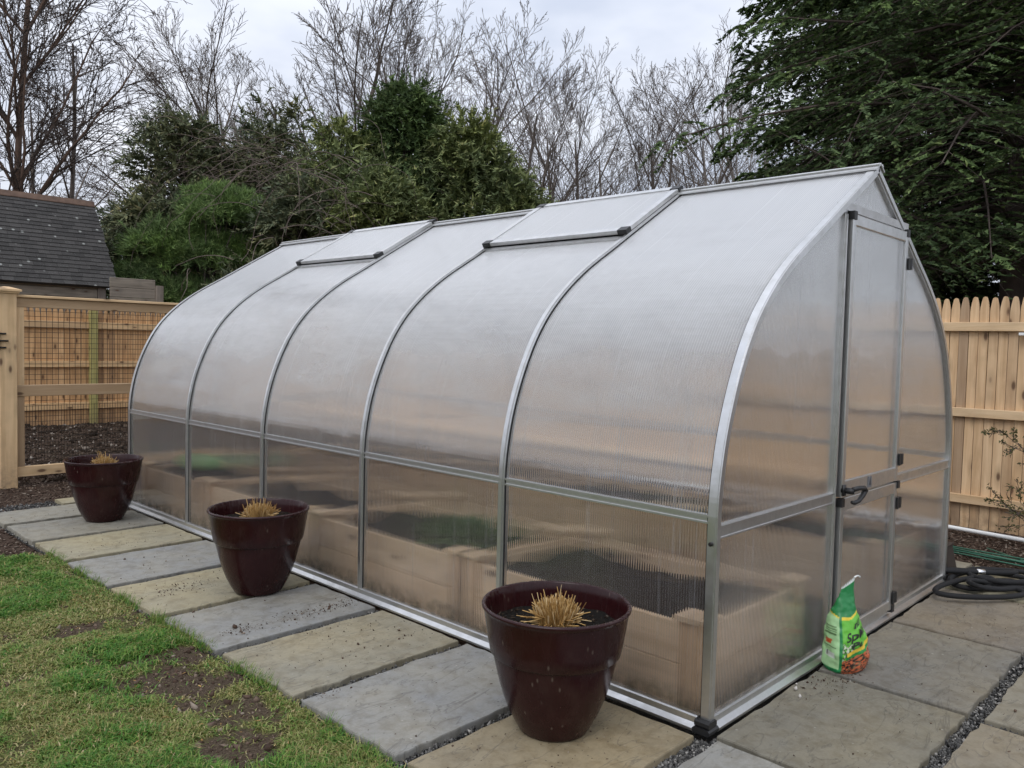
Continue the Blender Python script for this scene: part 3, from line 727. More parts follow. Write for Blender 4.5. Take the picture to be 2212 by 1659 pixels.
for k in VENTS:
    y0, y1 = k*SEC-0.004, (k+1)*SEC+0.004; fw = 0.042
    sill = MB(); roofbox(sill, -0.035, -0.012, y0+0.02, y1-0.02, -0.006, 0.012); sill.build('vent_sill', 'aluminium', gh)
    mb = MB()
    roofbox(mb, 0.0, fw, y0, y1, 0.018, 0.040); roofbox(mb, SLOPE-fw+0.012, SLOPE+0.012, y0, y1, 0.018, 0.040)
    roofbox(mb, fw, SLOPE-fw+0.012, y0, y0+fw, 0.018, 0.039); roofbox(mb, fw, SLOPE-fw+0.012, y1-fw, y1, 0.018, 0.039)
    vent = mb.build('roof_vent', 'aluminium', gh); tag(vent, 'aluminium framed opening roof vent')
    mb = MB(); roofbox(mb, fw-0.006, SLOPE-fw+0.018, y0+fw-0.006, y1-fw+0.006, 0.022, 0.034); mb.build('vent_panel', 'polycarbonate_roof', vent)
    for (sa, ya) in ((-0.004, y0-0.004), (-0.004, y1-0.056), (SLOPE-fw+0.01, y0-0.004), (SLOPE-fw+0.01, y1-0.056)):
        mb = MB(); roofbox(mb, sa, sa+fw+0.004, ya, ya+0.060, 0.014, 0.0425); mb.build('corner_cap', 'black_plastic', vent)
    mb = MB(); roofbox(mb, 0.004, SLOPE, y0+0.01, y0+0.022, 0.004, 0.0175); roofbox(mb, 0.004, 0.016, y0+0.022, y1-0.01, 0.004, 0.0175); mb.build('vent_seal', 'black_rubber', vent)
# ridge cap
mb = MB(); c = W/2
for s in (-1, 1):
    sec = [(c, H+0.022), (c+s*0.050, H-0.010), (c+s*0.050, H-0.018), (c, H+0.012)]
    poly = [(x, -0.030, z) for x, z in sec]; mb.extrude(poly if s > 0 else poly[::-1], (0, LEN+0.06, 0))
    poly = [(c+s*0.018, -0.030, H+0.0115), (c+s*0.030, -0.030, H+0.004), (c+s*0.033, -0.030, H+0.010), (c+s*0.021, -0.030, H+0.018)]
    mb.extrude(poly if s < 0 else poly[::-1], (0, LEN+0.06, 0))
mb.build('ridge_cap', 'aluminium_weathered', gh)
# base rails
def base_rail(p0, p1, n):
    p0, p1, n = Vector(p0), Vector(p1), Vector(n)   # n points outward
    sec = [(0.034, 0.0), (0.034, 0.010), (0.014, 0.024), (0.014, 0.046), (0.006, 0.050), (-0.022, 0.050), (-0.022, 0.0)]
    mb = MB(); poly = [p0+n*a+Vector((0, 0, z+0.002)) for a, z in sec]
    mb.extrude(poly, p1-p0); mb.build('base_rail', 'aluminium', gh)
base_rail((0, 0.03, 0), (0, LEN-0.03, 0), (-1, 0, 0)); base_rail((W, LEN-0.03, 0), (W, 0.03, 0), (1, 0, 0))
base_rail((W-0.03, 0, 0), (0.03, 0, 0), (0, -1, 0)); base_rail((0.03, LEN, 0), (W-0.03, LEN, 0), (0, 1, 0))
for (x, y) in ((0, 0), (W, 0), (0, LEN), (W, LEN)):
    mb = MB(); mb.bbox(x-0.036, x+0.036, y-0.036, y+0.036, 0.0, 0.022, 0.006); mb.bbox(x-0.029, x+0.029, y-0.030, y+0.031, 0.022, 0.048, 0.006)
    mb.build('corner_shoe', 'black_plastic', gh)
# gable ends
def gable_poly(x0, x1, z0):
    # region under the arch between x0 and x1 above z0, inset from the rib
    xs = np.linspace(x0, x1, 40); ins = 0.012
    def top(x):
        xx = x if x <= W/2 else W-x
        return pz(max(xx-ins, 0.0005))-ins
    out = [(x0, z0), (x1, z0)]; up = [(x, top(x)) for x in xs[::-1] if top(x) > z0]
    return out+up
def arch_side(z0, z1, x1):
    zs = np.linspace(z0, z1, 26); L_ = [(px(z)+0.012, z) for z in zs]
    return L_
def sheet_poly(mb, poly, y0, y1): mb.extrude([(x, y0, z) for x, z in poly], (0, y1-y0, 0))
XD0, XD1 = 1.062, 1.866
for (yf, s, rear) in ((0.0, 1, False), (LEN, -1, True)):
    ya, yb = (yf+0.0, yf+0.011) if not rear else (yf-0.011, yf)
    zl = pz(XD0-0.01-0.012)-0.014
    left_low = [(px(0.05)+0.02, 0.05), (XD0-0.012, 0.05), (XD0-0.012, 0.722), (px(0.722)+0.02, 0.722)]
    left_up = [(XD0-0.012, 0.758)]+[(XD0-0.012, zl)]+[(px(z)+0.012, z) for z in np.linspace(zl-0.02, 0.758, 24)]
    for poly in (left_low, left_up):
        if poly is left_up: poly = poly[::-1]
        mb = MB(); sheet_poly(mb, poly, ya, yb); mb.build('gable_panel', 'polycarbonate_gable', gh)
        mb = MB(); sheet_poly(mb, [(W-x, z) for x, z in poly[::-1]], ya, yb); mb.build('gable_panel', 'polycarbonate_gable', gh)
    zt = 2.075; tri = [(px(zt)+0.03, zt), (W-px(zt)-0.03, zt), (W/2, H-0.03)]
    mb = MB(); sheet_poly(mb, tri, ya, yb); mb.build('gable_panel', 'polycarbonate_gable', gh)
    if rear:
        mb = MB(); sheet_poly(mb, [(XD0+0.012, 0.05), (XD1-0.012, 0.05), (XD1-0.012, 2.045), (XD0+0.012, 2.045)], ya, yb); mb.build('gable_panel', 'polycarbonate_gable', gh)
    y0, y1 = (yf-0.014, yf+0.020) if not rear else (yf-0.020, yf+0.014)
    for x in (XD0, XD1):
        mb = MB(); mb.box(x-0.014, x+0.014, y0, y1, 0.05, pz(x if x < W/2 else W-x)-0.03)
        yy = (y0-0.008, y0) if not rear else (y1, y1+0.008); mb.box(x-0.005, x+0.005, yy[0], yy[1], 0.05, 2.03); mb.build('gable_post', 'aluminium', gh)
    for (xa, xb) in ((px(0.74)+0.026, XD0-0.014), (XD1+0.014, W-px(0.74)-0.026)):
        mb = MB(); mb.box(xa, xb, y0, y1, 0.716, 0.764)
        yy = (y0-0.004, y0) if not rear else (y1, y1+0.004); mb.box(xa, xb, yy[0], yy[1], 0.716, 0.722); mb.box(xa, xb, yy[0], yy[1], 0.757, 0.764)
        mb.build('gable_crossbar', 'aluminium', gh)
    mb = MB(); mb.box(XD0-0.014, XD1+0.014, y0-0.003, y1+0.003, 2.048, 2.085); mb.build('door_header', 'aluminium_weathered', gh)
# split door
DX0, DX1, DY0, DY1 = 1.098, 1.838, -0.034, -0.006
def leaf(z0, z1, bot, top, name):
    fw = 0.036; mb = MB()
    mb.bbox(DX0, DX0+fw, DY0, DY1, z0, z1, 0.003); mb.bbox(DX1-fw, DX1, DY0, DY1, z0, z1, 0.003)
    mb.bbox(DX0+fw, DX1-fw, DY0+0.001, DY1-0.001, z0, z0+bot, 0.003); mb.bbox(DX0+fw, DX1-fw, DY0+0.001, DY1-0.001, z1-top, z1, 0.003)
    o = mb.build(name, 'aluminium', gh)
    mb = MB(); mb.box(DX0+fw-0.006, DX1-fw+0.006, DY0+0.010, DY1-0.006, z0+bot-0.006, z1-top+0.006); mb.build('door_panel', 'polycarbonate_gable', o)
    return o
up = leaf(0.742, 2.036, 0.072, 0.050, 'upper_door'); lo = leaf(0.056, 0.734, 0.05, 0.058, 'lower_door')
tag(up, 'upper half of the split greenhouse door'); tag(lo, 'lower half of the split greenhouse door')
mb = MB(); mb.box(XD0+0.015, DX0-0.001, -0.010, 0.010, 0.052, 2.046); mb.build('door_seal', 'black_rubber', gh)
for (par, z) in ((up, 1.872), (up, 0.852), (lo, 0.622), (lo, 0.115)):
    mb = MB(); mb.bbox(DX1-0.008, DX1+0.016, DY0-0.010, DY0-0.001, z-0.030, z+0.030, 0.003); mb.bbox(DX1+0.018, DX1+0.046, DY0-0.012, -0.016, z-0.026, z+0.030, 0.003)
    hg = mb.build('hinge', 'black_plastic', par)
    mb = MB(); mb.tube([(DX1+0.002, DY0-0.012, z-0.014), (DX1+0.002, DY0-0.012, z-0.008)], 0.003, 6); mb.tube([(DX1+0.002, DY0-0.012, z+0.012), (DX1+0.002, DY0-0.012, z+0.018)], 0.003, 6)
for (par, x, z) in ((up, DX0-0.004, 2.036), (up, DX1-0.030, 2.036), (lo, DX0-0.006, 0.722), (lo, DX1-0.008, 0.728), (lo, DX1-0.006, 0.066)):
    mb = MB(); mb.bbox(x, x+0.036, DY0-0.006, DY1-0.002, z-0.026, z+0.012, 0.003); mb.build('corner_cap', 'black_plastic', par)
mb = MB()
mb.tube([(1.108, -0.030, 0.775), (1.108, -0.070, 0.775), (1.112, -0.085, 0.776)], 0.014, 10)
mb.tube([(1.108, -0.082, 0.784), (1.150, -0.094, 0.788), (1.196, -0.098, 0.784), (1.212, -0.098, 0.772), (1.190, -0.096, 0.752), (1.150, -0.092, 0.728), (1.118, -0.085, 0.722), (1.105, -0.078, 0.726)],
        [0.012, 0.011, 0.012, 0.014, 0.012, 0.010, 0.010, 0.008], 8)
mb.bbox(1.094, 1.122, -0.046, -0.036, 0.75, 0.80, 0.003)
mb.build('handle', 'black_plastic', up, smooth=True)
mb = MB(); mb.box(1.420, 1.462, DY0-0.0022, DY0+0.0005, 0.752, 0.806); st = mb.build('badge', 'sticker', up)
mb = MB(); mb.extrude([(1.427, DY0-0.0034, 0.762), (1.441, DY0-0.0034, 0.798), (1.455, DY0-0.0034, 0.762), (1.449, DY0-0.0034, 0.762), (1.441, DY0-0.0034, 0.784), (1.433, DY0-0.0034, 0.762)][::-1], (0, 0.001, 0))
mb.box(1.430, 1.452, DY0-0.0034, DY0-0.0024, 0.766, 0.770)
mb.build('emblem', 'sticker_mark', up)
# rivet on the corner post
mb = MB(); mb.lathe([(0.008, 0.0), (0.008, 0.004), (0.004, 0.006)], 10)
rv = []
for (x, y, z) in mb.v: rv.append((-0.011-z, 0.0+x, 0.70+y))
mb.v = rv; mb.build('bolt', 'dark_metal', gh)

# ------------------------------------------------------------------ raised beds inside
def make_bed(x0, x1, y0, y1, h, label, group):
    b = empty('raised_bed', ((x0+x1)/2, (y0+y1)/2, 0), label, 'raised bed', group); t = 0.028; pw = 0.085
    zz = [(-0.02, h/2-0.002), (h/2+0.002, h)]
    for (za, zb) in zz:
        for xa in (x0+0.02, x1-0.02-t):
            mb = MB(); mb.bbox(xa, xa+t, y0+pw, y1-pw, za, zb, 0.003); mb.build('board', 'cedar_y', b)
        for ya in (y0+0.02, y1-0.02-t):
            mb = MB(); mb.bbox(x0+pw, x1-pw, ya, ya+t, za, zb, 0.003); mb.build('board', 'cedar_x', b)
    for xa in (x0, x1-pw):
        for ya in (y0, y1-pw):
            mb = MB(); mb.bbox(xa, xa+pw, ya, ya+pw, -0.03, h+0.022, 0.004); p_ = mb.build('post', 'cedar_z', b)
            mb = MB(); mb.bbox(xa-0.02, xa+pw+0.02, ya-0.02, ya+pw+0.02, h+0.022, h+0.042, 0.006); mb.build('post_cap', 'cedar_x', p_)
    nx, ny = 16, 22; X, Y = np.meshgrid(np.linspace(x0+0.05, x1-0.05, nx), np.linspace(y0+0.05, y1-0.05, ny), indexing='ij')
    Z = h-0.075+0.06*(fbm(X, Y, 6, 3)-0.5)*2+0.03*np.sin(np.clip((X-x0)/(x1-x0), 0, 1)*math.pi)
    i = np.arange(nx*ny).reshape(nx, ny); F = np.stack([i[:-1, :-1], i[1:, :-1], i[1:, 1:], i[:-1, 1:]], -1).reshape(-1, 4)
    l = b.location
    np_mesh('soil', np.stack([X-l[0], Y-l[1], Z], -1), F, 'garden_soil', b, smooth=True)
    return b
names = ['nearest the door', 'second from the door', 'third from the door', 'farthest from the door']
for i, (a, b) in enumerate(((0.10, 1.42), (1.44, 2.76), (2.78, 4.16), (4.18, 5.27))):
    make_bed(0.10, 0.98, a, b, 0.33, 'cedar raised bed along the left wall, '+names[i], 'raised beds inside the greenhouse')
for i, (a, b) in enumerate(((0.12, 1.46), (1.48, 2.80), (2.82, 4.14), (4.16, 5.27))):
    make_bed(1.92, 2.72, a, b, 0.33, 'cedar raised bed along the right wall, '+names[i], 'raised beds inside the greenhouse')
# a low leafy plant and a green sack, blurred behind the panels
pl = empty('leafy_plant', (0.55, 1.85, 0.27), 'low dark green leafy plant in the second raised bed', 'plant')
r = np.random.default_rng(8); n = 420
az = r.uniform(0, 2*np.pi, n); el = r.uniform(0.1, 1.3, n); D = np.stack([np.cos(az)*np.cos(el), np.sin(az)*np.cos(el), np.sin(el)], -1)
P = D*np.array([0.22, 0.3, 0.10])*r.random((n, 1))**.5
V, F = diamonds(P, D+r.normal(0, .3, (n, 3)), r.normal(0, 1, (n, 3)), r.uniform(0.05, 0.11, n), r.uniform(0.03, 0.05, n), 0.2)
np_mesh('foliage', V, F, 'hemlock_leaf', pl)
mb = MB(); mb.tube([(0.55, 1.85, 0.22), (0.55, 1.85, 0.33)], 0.008, 6); mb.build('stem', 'bark_brown', pl)
sack = MB(); prof = [(0.02, 0.0), (0.15, 0.0), (0.19, 0.02), (0.20, 0.05), (0.17, 0.085), (0.10, 0.105), (0.02, 0.11)]
sack.lathe(prof, 24, (0, 0, 0)); sack.v = [(x*1.0+0.5, y*1.5+4.86, z+0.335) for x, y, z in sack.v]
tag(sack.build('green_sack', 'green_film', None, smooth=True), 'pale green sack lying on the farthest left bed behind the panel', 'sack')

# ------------------------------------------------------------------ planters with cut-back grass
POT_PROF = [(0.0, 0.0), (0.118, 0.0), (0.128, 0.005), (0.133, 0.014), (0.150, 0.042), (0.1735, 0.09), (0.1905, 0.135), (0.2045, 0.18), (0.216, 0.225), (0.2255, 0.265), (0.230, 0.285), (0.2305, 0.2885),
            (0.2355, 0.2895), (0.2405, 0.295), (0.250, 0.345), (0.259, 0.40), (0.266, 0.444), (0.269, 0.452), (0.2735, 0.456), (0.2745, 0.462), (0.2715, 0.467), (0.264, 0.4675), (0.2595, 0.462),
            (0.255, 0.43), (0.247, 0.38), (0.238, 0.33), (0.10, 0.325), (0.0, 0.325)]
def straw_clump(seed, c, z, scale, nup, nflat, rad):
    r = np.random.default_rng(seed)
    a = r.uniform(0, 2*np.pi, nup); rr = rad*np.sqrt(r.random(nup)); base = np.stack([rr*np.cos(a), rr*np.sin(a), np.zeros(nup)], -1)
    ln = scale*(0.105-0.028*(rr/rad)**2+0.010*r.normal(size=nup)); ln = np.where(r.random(nup) < 0.035, ln*1.45, ln)
    tilt = 0.03+0.30*(rr/rad)**2+0.13*np.abs(r.normal(size=nup)); az = np.where(r.random(nup) < 0.3, r.uniform(0, 6.28, nup), a+0.6*r.normal(size=nup))
    ln = ln*np.where(r.random(nup) < 0.25, r.uniform(0.55, 0.9, nup), 1.0)
    D = np.stack([np.cos(az)*np.sin(tilt), np.sin(az)*np.sin(tilt), np.cos(tilt)], -1)
    P0 = base*0.95; P1 = P0+D*ln[:, None]
    a2 = r.uniform(0, 2*np.pi, nflat); t2 = r.uniform(1.05, 1.68, nflat); D2 = np.stack([np.cos(a2)*np.sin(t2), np.sin(a2)*np.sin(t2), np.cos(t2)], -1)
    Q0 = np.stack([np.cos(a2), np.sin(a2), np.zeros(nflat)], -1)*rad*r.uniform(0.3, 0.95, (nflat, 1)); Q0[:, 2] = r.uniform(0.005, 0.045, nflat)*scale
    Q1 = Q0+D2*(scale*r.uniform(0.03, 0.105, (nflat, 1))); Q1[:, 2] = np.maximum(Q1[:, 2], 0.004)
    A0 = np.concatenate([P0, Q0]); A1 = np.concatenate([P1, Q1]); rad_ = r.uniform(0.0013, 0.0029, len(A0))
    return prisms(A0, A1, rad_, rad_*r.uniform(0.6, 1.0, len(A0)), 4)
for i, (x, y, sz, soilz, lab, cl) in enumerate(((-0.380, 0.412, 1.0, 0.378, 'large burgundy planter nearest the camera, on the tan slab', (900, 130, 0.062)),
                                               (-0.352, 2.616, 1.0, 0.392, 'burgundy planter in the middle of the three on the path', (700, 95, 0.060)),
                                               (-0.335, 4.970, 1.0, 0.392, 'farthest burgundy planter, near the mesh fence', (300, 100, 0.048)))):
    e = empty('planter', (x, y, 0.001), lab, 'planter', 'burgundy planters along the greenhouse')
    e.rotation_euler = (0, 0, i*1.3)
    mb = MB(); mb.lathe(POT_PROF, 96, (0, 0, 0), close=False); mb.build('pot', 'burgundy_resin', e, smooth=True, world=False)
    r = np.random.default_rng(40+i); nr, na = 10, 40; vs = [(0, 0, soilz)]; fs = []
    for a in range(1, nr+1):
        rad = 0.2455*a/nr
        for b in range(na):
            t = 2*math.pi*b/na; vs.append((rad*math.cos(t), rad*math.sin(t), soilz+0.012*(mnoise.noise(Vector((rad*math.cos(t)*14+i*5, rad*math.sin(t)*14, 0))))))
    for b in range(na): fs.append((0, 1+b, 1+(b+1) % na))
    for a in range(nr-1):
        for b in range(na): fs.append((1+a*na+b, 1+(a+1)*na+b, 1+(a+1)*na+(b+1) % na, 1+a*na+(b+1) % na))
    mb = MB().add(vs, fs); mb.build('soil', 'potting_soil', e, smooth=True, world=False)
    n = 420; a = r.uniform(0, 2*np.pi, n); rad = 0.235*np.sqrt(r.random(n)); C = np.stack([rad*np.cos(a), rad*np.sin(a), np.full(n, soilz+0.004)], -1)
    S = np.stack([r.uniform(0.004, 0.012, n), r.uniform(0.002, 0.004, n), r.uniform(0.0015, 0.003, n)], -1)
    V, F = chips(C, S, r, 0.4); o = np_mesh('bark_bits', V, F, 'soil_clod', e); tag(o, kind='stuff')
    V, F = straw_clump(60+i, None, 0, 0.92 if i == 0 else (0.86 if i == 1 else 0.85), *cl)
    g = np_mesh('cut_grass_clump', V, F, 'dry_straw'); g.location = (x+0.0, y, soilz)
    tag(g, ['cut back straw coloured grass stub in the nearest planter', 'cut back straw coloured grass stub in the middle planter', 'sparse cut back straw coloured grass stub in the farthest planter'][i], 'grass stub', 'cut grass stubs in the planters')

# ------------------------------------------------------------------ bag of potting mix
BC = Vector((0.985, -0.118, 0.0)); BH = 0.372; BROT = R(-27)
def bag_pt(phi, z):
    t = z/BH
    a = np.interp(t, [0, 0.04, 0.22, 0.45, 0.62, 0.74, 0.86, 1.0], [0.074, 0.086, 0.094, 0.084, 0.066, 0.050, 0.041, 0.036])
    b = np.interp(t, [0, 0.04, 0.22, 0.45, 0.62, 0.74, 0.86, 1.0], [0.060, 0.070, 0.080, 0.070, 0.050, 0.030, 0.013, 0.003])
    n = np.interp(t, [0, 0.3, 0.7, 1], [3.4, 3.0, 2.4, 2.0])
    c, s = math.cos(phi), math.sin(phi)
    x = a*math.copysign(abs(c)**(2/n), c); y = b*math.copysign(abs(s)**(2/n), s)
    w = 0.011*mnoise.noise(Vector((x*22, y*22+3, z*16)))*(1-0.4*t)+0.004*mnoise.noise(Vector((x*45, y*45, z*48)))
    k = 1+w/max(0.02, math.hypot(x, y)); x *= k; y *= k
    x += 0.012*t*t+0.006*math.sin(t*7); y += 0.020*t*t-0.035*max(0, t-0.7)
    xr, yr = x*math.cos(BROT)-y*math.sin(BROT), x*math.sin(BROT)+y*math.cos(BROT)
    zz = z+(0.024*(x/0.04) if t > 0.9 else 0)*(t-0.9)/0.1 + 0.004*(t > 0.985)*math.sin(phi*24)
    return Vector((xr, yr, zz+0.002))
NA, NZ = 120, 90; vs, cl, fs = [], [], []
rb = np.random.default_rng(3)
def bag_col(phi, z):
    t = z/BH; d = math.degrees(phi) % 360           # 180 = -x side, 270 = front (-y)
    dark, bright, pale, yel = (0.012, 0.19, 0.05), (0.13, 0.46, 0.045), (0.36, 0.60, 0.30), (0.72, 0.55, 0.04)
    if t > 0.987: return (0.75, 0.78, 0.75)
    if t < 0.055 and d < 226: return (0.02, 0.26, 0.08)
    side = 128 < d < 218; strip = 218 <= d < 230
    zig = 0.60+0.05*math.sin(math.radians(d)*3.0)
    if side:
        if t > 0.70-(d-128)/90*0.07: return yel if t < 0.715-(d-128)/90*0.07 else dark
        # red pot pictogram, bar code and small print
        if 166 < d < 187 and 0.325 < t < 0.385 and abs(d-176.5) < 7+(t-0.325)*60: return (0.55, 0.10, 0.03)
        if 172 < d < 200 and 0.175 < t < 0.24: return (0.04, 0.05, 0.04) if int(d*0.9) % 3 == 0 and 175 < d < 196 and t > 0.185 else (0.6, 0.66, 0.58)
        for zz in (0.45, 0.475, 0.50, 0.53, 0.30):
            if abs(t-zz) < 0.006 and 160 < d < 205 and (int(d*2.7) % 4) != 0: return (0.09, 0.17, 0.07)
        return pale
    if strip: return (0.015, 0.20, 0.055) if t < 0.62 else dark
    if 230 <= d < 360:
        if t > 0.645+0.05*max(0, (d-262)/40): return dark
        if t > 0.620+0.05*max(0, (d-262)/40): return yel
        sw = 0.20+(d-240)/100*0.20
        if abs(t-sw-0.025) < 0.022 and d > 245: return (0.70, 0.50, 0.05)
        if abs(t-sw+0.012) < 0.022 and d > 240: return (0.02, 0.24, 0.05)
        if t < sw-0.02 or (t < 0.165):
            k = mnoise.noise(Vector((d*0.25, t*60, 1.7))); k2 = mnoise.noise(Vector((d*0.5, t*90, 9.0)))
            return (0.55, 0.13, 0.05) if k > 0.02 else ((0.03, 0.02, 0.015) if k2 > -0.05 else (0.25, 0.16, 0.08))
        if t < 0.36 and d < 268:
            k = mnoise.noise(Vector((d*0.14, t*30, 4.0)))
            return (0.50, 0.58, 0.40) if k > 0.08 else ((0.03, 0.10, 0.02) if k > -0.25 else bright)
        return bright
    return bright if t < 0.6 else dark
for j in range(NZ+1):
    z = BH*j/NZ
    for i in range(NA):
        ph = 2*math.pi*i/NA; vs.append(bag_pt(ph, z)); cl.append((*bag_col(ph, z), 1))
for j in range(NZ):
    for i in range(NA): fs.append((j*NA+i, j*NA+(i+1) % NA, (j+1)*NA+(i+1) % NA, (j+1)*NA+i))
V = np.array([tuple(v) for v in vs]); 
bag = empty('potting_mix_bag', BC, 'green bag of potting mix standing against the greenhouse gable', 'bag')
me_ = np_mesh('sack', V, np.array(fs), 'bag_print', bag, smooth=True, attrs={'print': ('FLOAT_COLOR', np.array(cl))})
mb = MB(); mb.add(vs[:NA], [tuple(range(NA-1, -1, -1))]); mb.build('sack_base', 'green_film', bag, world=False)
mb = MB(); tp = [bag_pt(0, BH)+Vector((-0.006, 0, 0)), bag_pt(0, BH)+Vector((0.006, -0.004, 0.005)), bag_pt(0, BH)+Vector((0.018, -0.008, 0.006)), bag_pt(0, BH)+Vector((0.028, -0.012, -0.001))]
mb.tube(tp, [0.004, 0.0035, 0.003, 0.0035], 6); mb.build('torn_strip', 'white_plastic', bag, world=False)
def bag_text(txt, phi0, z0, size, slant, width):
    cu = bpy.data.curves.new('t', 'FONT'); cu.body = txt; cu.size = size; cu.shear = 0.25; cu.offset = size*0.018
    o = bpy.data.objects.new('t', cu); COL.objects.link(o); dg = bpy.context.evaluated_depsgraph_get()
    me = bpy.data.meshes.new_from_object(o.evaluated_get(dg)); bpy.data.objects.remove(o); bpy.data.curves.remove(cu)
    bm = bmesh.new(); bm.from_mesh(me); bmesh.ops.triangulate(bm, faces=bm.faces); bmesh.ops.subdivide_edges(bm, edges=[e for e in bm.edges if e.calc_length() > size*0.12], cuts=2)
    for v in bm.verts:
        ph = phi0+v.co.x*width/0.08; z = z0+v.co.y+v.co.x*slant
        p = bag_pt(ph, z); q = p-Vector((0, 0, z)); q.z = 0
        v.co = p+q.normalized()*0.004
    bm.to_mesh(me); bm.free(); me.name = 'lettering'
    link_mesh('lettering', me, 'ink', bag)
bag_text('nur', R(268), 0.196, 0.036, 0.45, 0.95)
bag_text('SpMo', R(243), 0.140, 0.046, 0.38, 0.95)
bag_text('Pe', R(257), 0.112, 0.036, 0.40, 0.95)

# ------------------------------------------------------------------ hose, stakes, pipe and odd bits on the right
rh = np.random.default_rng(21); path = []
nl = 6; N = 420
ph = rh.uniform(0, 6.28, 12)
for i in range(N):
    s = i/N; t = s*nl*2*math.pi
    ax = 0.23+0.08*math.sin(1.7*t/3+ph[0])+0.03*math.sin(t*0.37+ph[1]); ay = 0.105+0.03*math.sin(0.9*t/2+ph[2])
    cxx = 2.86+0.20*math.sin(s*9+ph[3])+0.10*(s-0.5); cyy = -0.235+0.075*math.sin(s*13+ph[4])
    ang = -0.55+0.25*math.sin(s*7+ph[5])
    x, y = ax*math.cos(t), ay*math.sin(t); xr, yr = x*math.cos(ang)-y*math.sin(ang), x*math.sin(ang)+y*math.cos(ang)
    z = 0.016+0.034*s+0.013*(1+math.sin(t*0.83+ph[6]))
    path.append((cxx+xr, cyy+yr, z))
e = empty('garden_hose', (2.86, -0.24, 0), 'black garden hose coiled on the slabs by the greenhouse corner', 'hose')
mb = MB(); mb.tube(path, 0.0155, 9); mb.build('hose', 'black_rubber', e, smooth=True)
q = Vector(path[330]); d = (Vector(path[334])-q).normalized()
mb = MB(); mb.tube([q-d*0.02+Vector((0, 0, 0.002)), q+d*0.025+Vector((0, 0, 0.002))], 0.0175, 12); mb.build('coupling', 'hinge_pin', e, smooth=True)

for i in range(8):
    r_ = random.Random(100+i); y0 = 0.20+r_.uniform(-0.03, 0.06); y1 = -1.05+r_.uniform(-0.3, 0.3); x0 = 3.70+0.03*i*0.6; x1 = 3.52+0.035*i+r_.uniform(-0.05, 0.05)
    if i == 7: x0, y0, x1, y1 = 3.98, 0.02, 3.50, -0.55
    if i == 0: y0 = 0.28
    zz = float(gz(np.array([x0]), np.array([y0]))[0])+0.020+0.010*(i % 3)
    mb = MB(); mb.tube([(x0, y0, zz), ((x0+x1)/2, (y0+y1)/2, zz+0.004*(i % 2)), (x1, y1, zz+0.006)], 0.0055, 7)
    o = mb.build('garden_stake', 'stake_green', None, smooth=True)
    tag(o, 'thin green coated stake lying in the bundle by the fence' if 0 < i < 7 else ('thin green stake of the bundle nearest the paving' if i == 0 else 'thin green stake lying askew across the bundle by the fence'), 'stake', 'green garden stakes on the ground')
mb = MB(); mb.tube([(4.52, 3.6, 0.02), (4.50, 1.4, 0.028), (4.47, 0.45, 0.03), (4.40, -0.2, 0.028), (4.30, -1.6, 0.02)], 0.017, 10)
tag(mb.build('plastic_pipe', 'white_plastic', None, smooth=True), 'long white plastic pipe lying along the foot of the fence', 'pipe')
mb = MB(); mb.box(2.97, 3.10, 0.02, 0.62, 0.003, 0.19, lambda x, y, z: (x+(0.07*(1-z/0.19) if x > 3.0 else 0), y-0.02*(1-z/0.19), z))
mb.box(2.964, 3.11, 0.012, 0.63, 0.19, 0.197)
tag(mb.build('dark_plank', 'dark_board'), 'dark brown plank leaning behind the greenhouse corner', 'plank')
mb = MB(); mb.bbox(4.706, 4.739, -0.30, 0.045, 1.572, 1.594, 0.003); mb.box(4.73, 4.779, -0.05, 0.02, 1.576, 1.59)
tag(mb.build('white_bracket', 'white_plastic'), 'small white bar fixed to the right fence below its top rail', 'bracket')
for i, (x, y, s) in enumerate(((0.60, -0.075, 0.013), (0.545, -0.115, 0.009), (0.655, -0.052, 0.007))):
    r_ = np.random.default_rng(i); V, F = chips(np.array([[0., 0, 0]]), np.array([[s, s*0.8, s*0.7]]), r_, 1.0)
    o = np_mesh('pebble', V, F, 'straw_soil_stone', smooth=True); o.location = (x, y, s*0.6)
    tag(o, ['largest pale pebble beside the gable base rail', 'small pebble on the slab, nearest the camera of three', 'tiny pebble tight against the gable base rail'][i], 'pebble')

# ------------------------------------------------------------------ fences
def picket_mesh(w, h, t, tip, seed, mat='picket_wood'):
    r_ = random.Random(seed); hw = w/2
    prof = [(-hw, 0.0), (hw, 0.0), (hw, h-tip), (hw*0.93, h-tip*0.72), (hw*0.78, h-tip*0.42), (hw*0.52, h-tip*0.12), (hw*0.34, h-0.004), (0.0, h), (-hw*0.34, h-0.004), (-hw*0.52, h-tip*0.12), (-hw*0.78, h-tip*0.42), (-hw*0.93, h-tip*0.72), (-hw, h-tip)]
    prof = [(x+r_.uniform(-.0012, .0012), z) for x, z in prof]
    mb = MB(); mb.extrude([(x, 0, z) for x, z in prof], (0, t, 0))
    me = bpy.data.meshes.new('picket'); me.from_pydata(mb.v, [], mb.f); me.update(); me.materials.append(M[mat]); return me
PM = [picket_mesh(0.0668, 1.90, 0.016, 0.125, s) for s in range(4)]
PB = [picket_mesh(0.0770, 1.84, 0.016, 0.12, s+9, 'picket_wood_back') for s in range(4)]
fr = empty('picket_fence', (4.78, 3.0, 0), 'new pale wood stockade fence behind the right side of the greenhouse', 'fence')
y = -1.55; k = 0; rf = random.Random(4)
while y < 12.15:
    o = bpy.data.objects.new('picket', rf.choice(PM)); COL.objects.link(o); o.parent = fr
    o.location = (0.001+rf.uniform(-.001, .006), y-3.0, -0.035+rf.uniform(-0.010, 0.010)+(0.02 if y > 0 else 0.004*y)); o.rotation_euler = (rf.uniform(-.002, .002), 0, R(-90)); y += 0.0715; k += 1
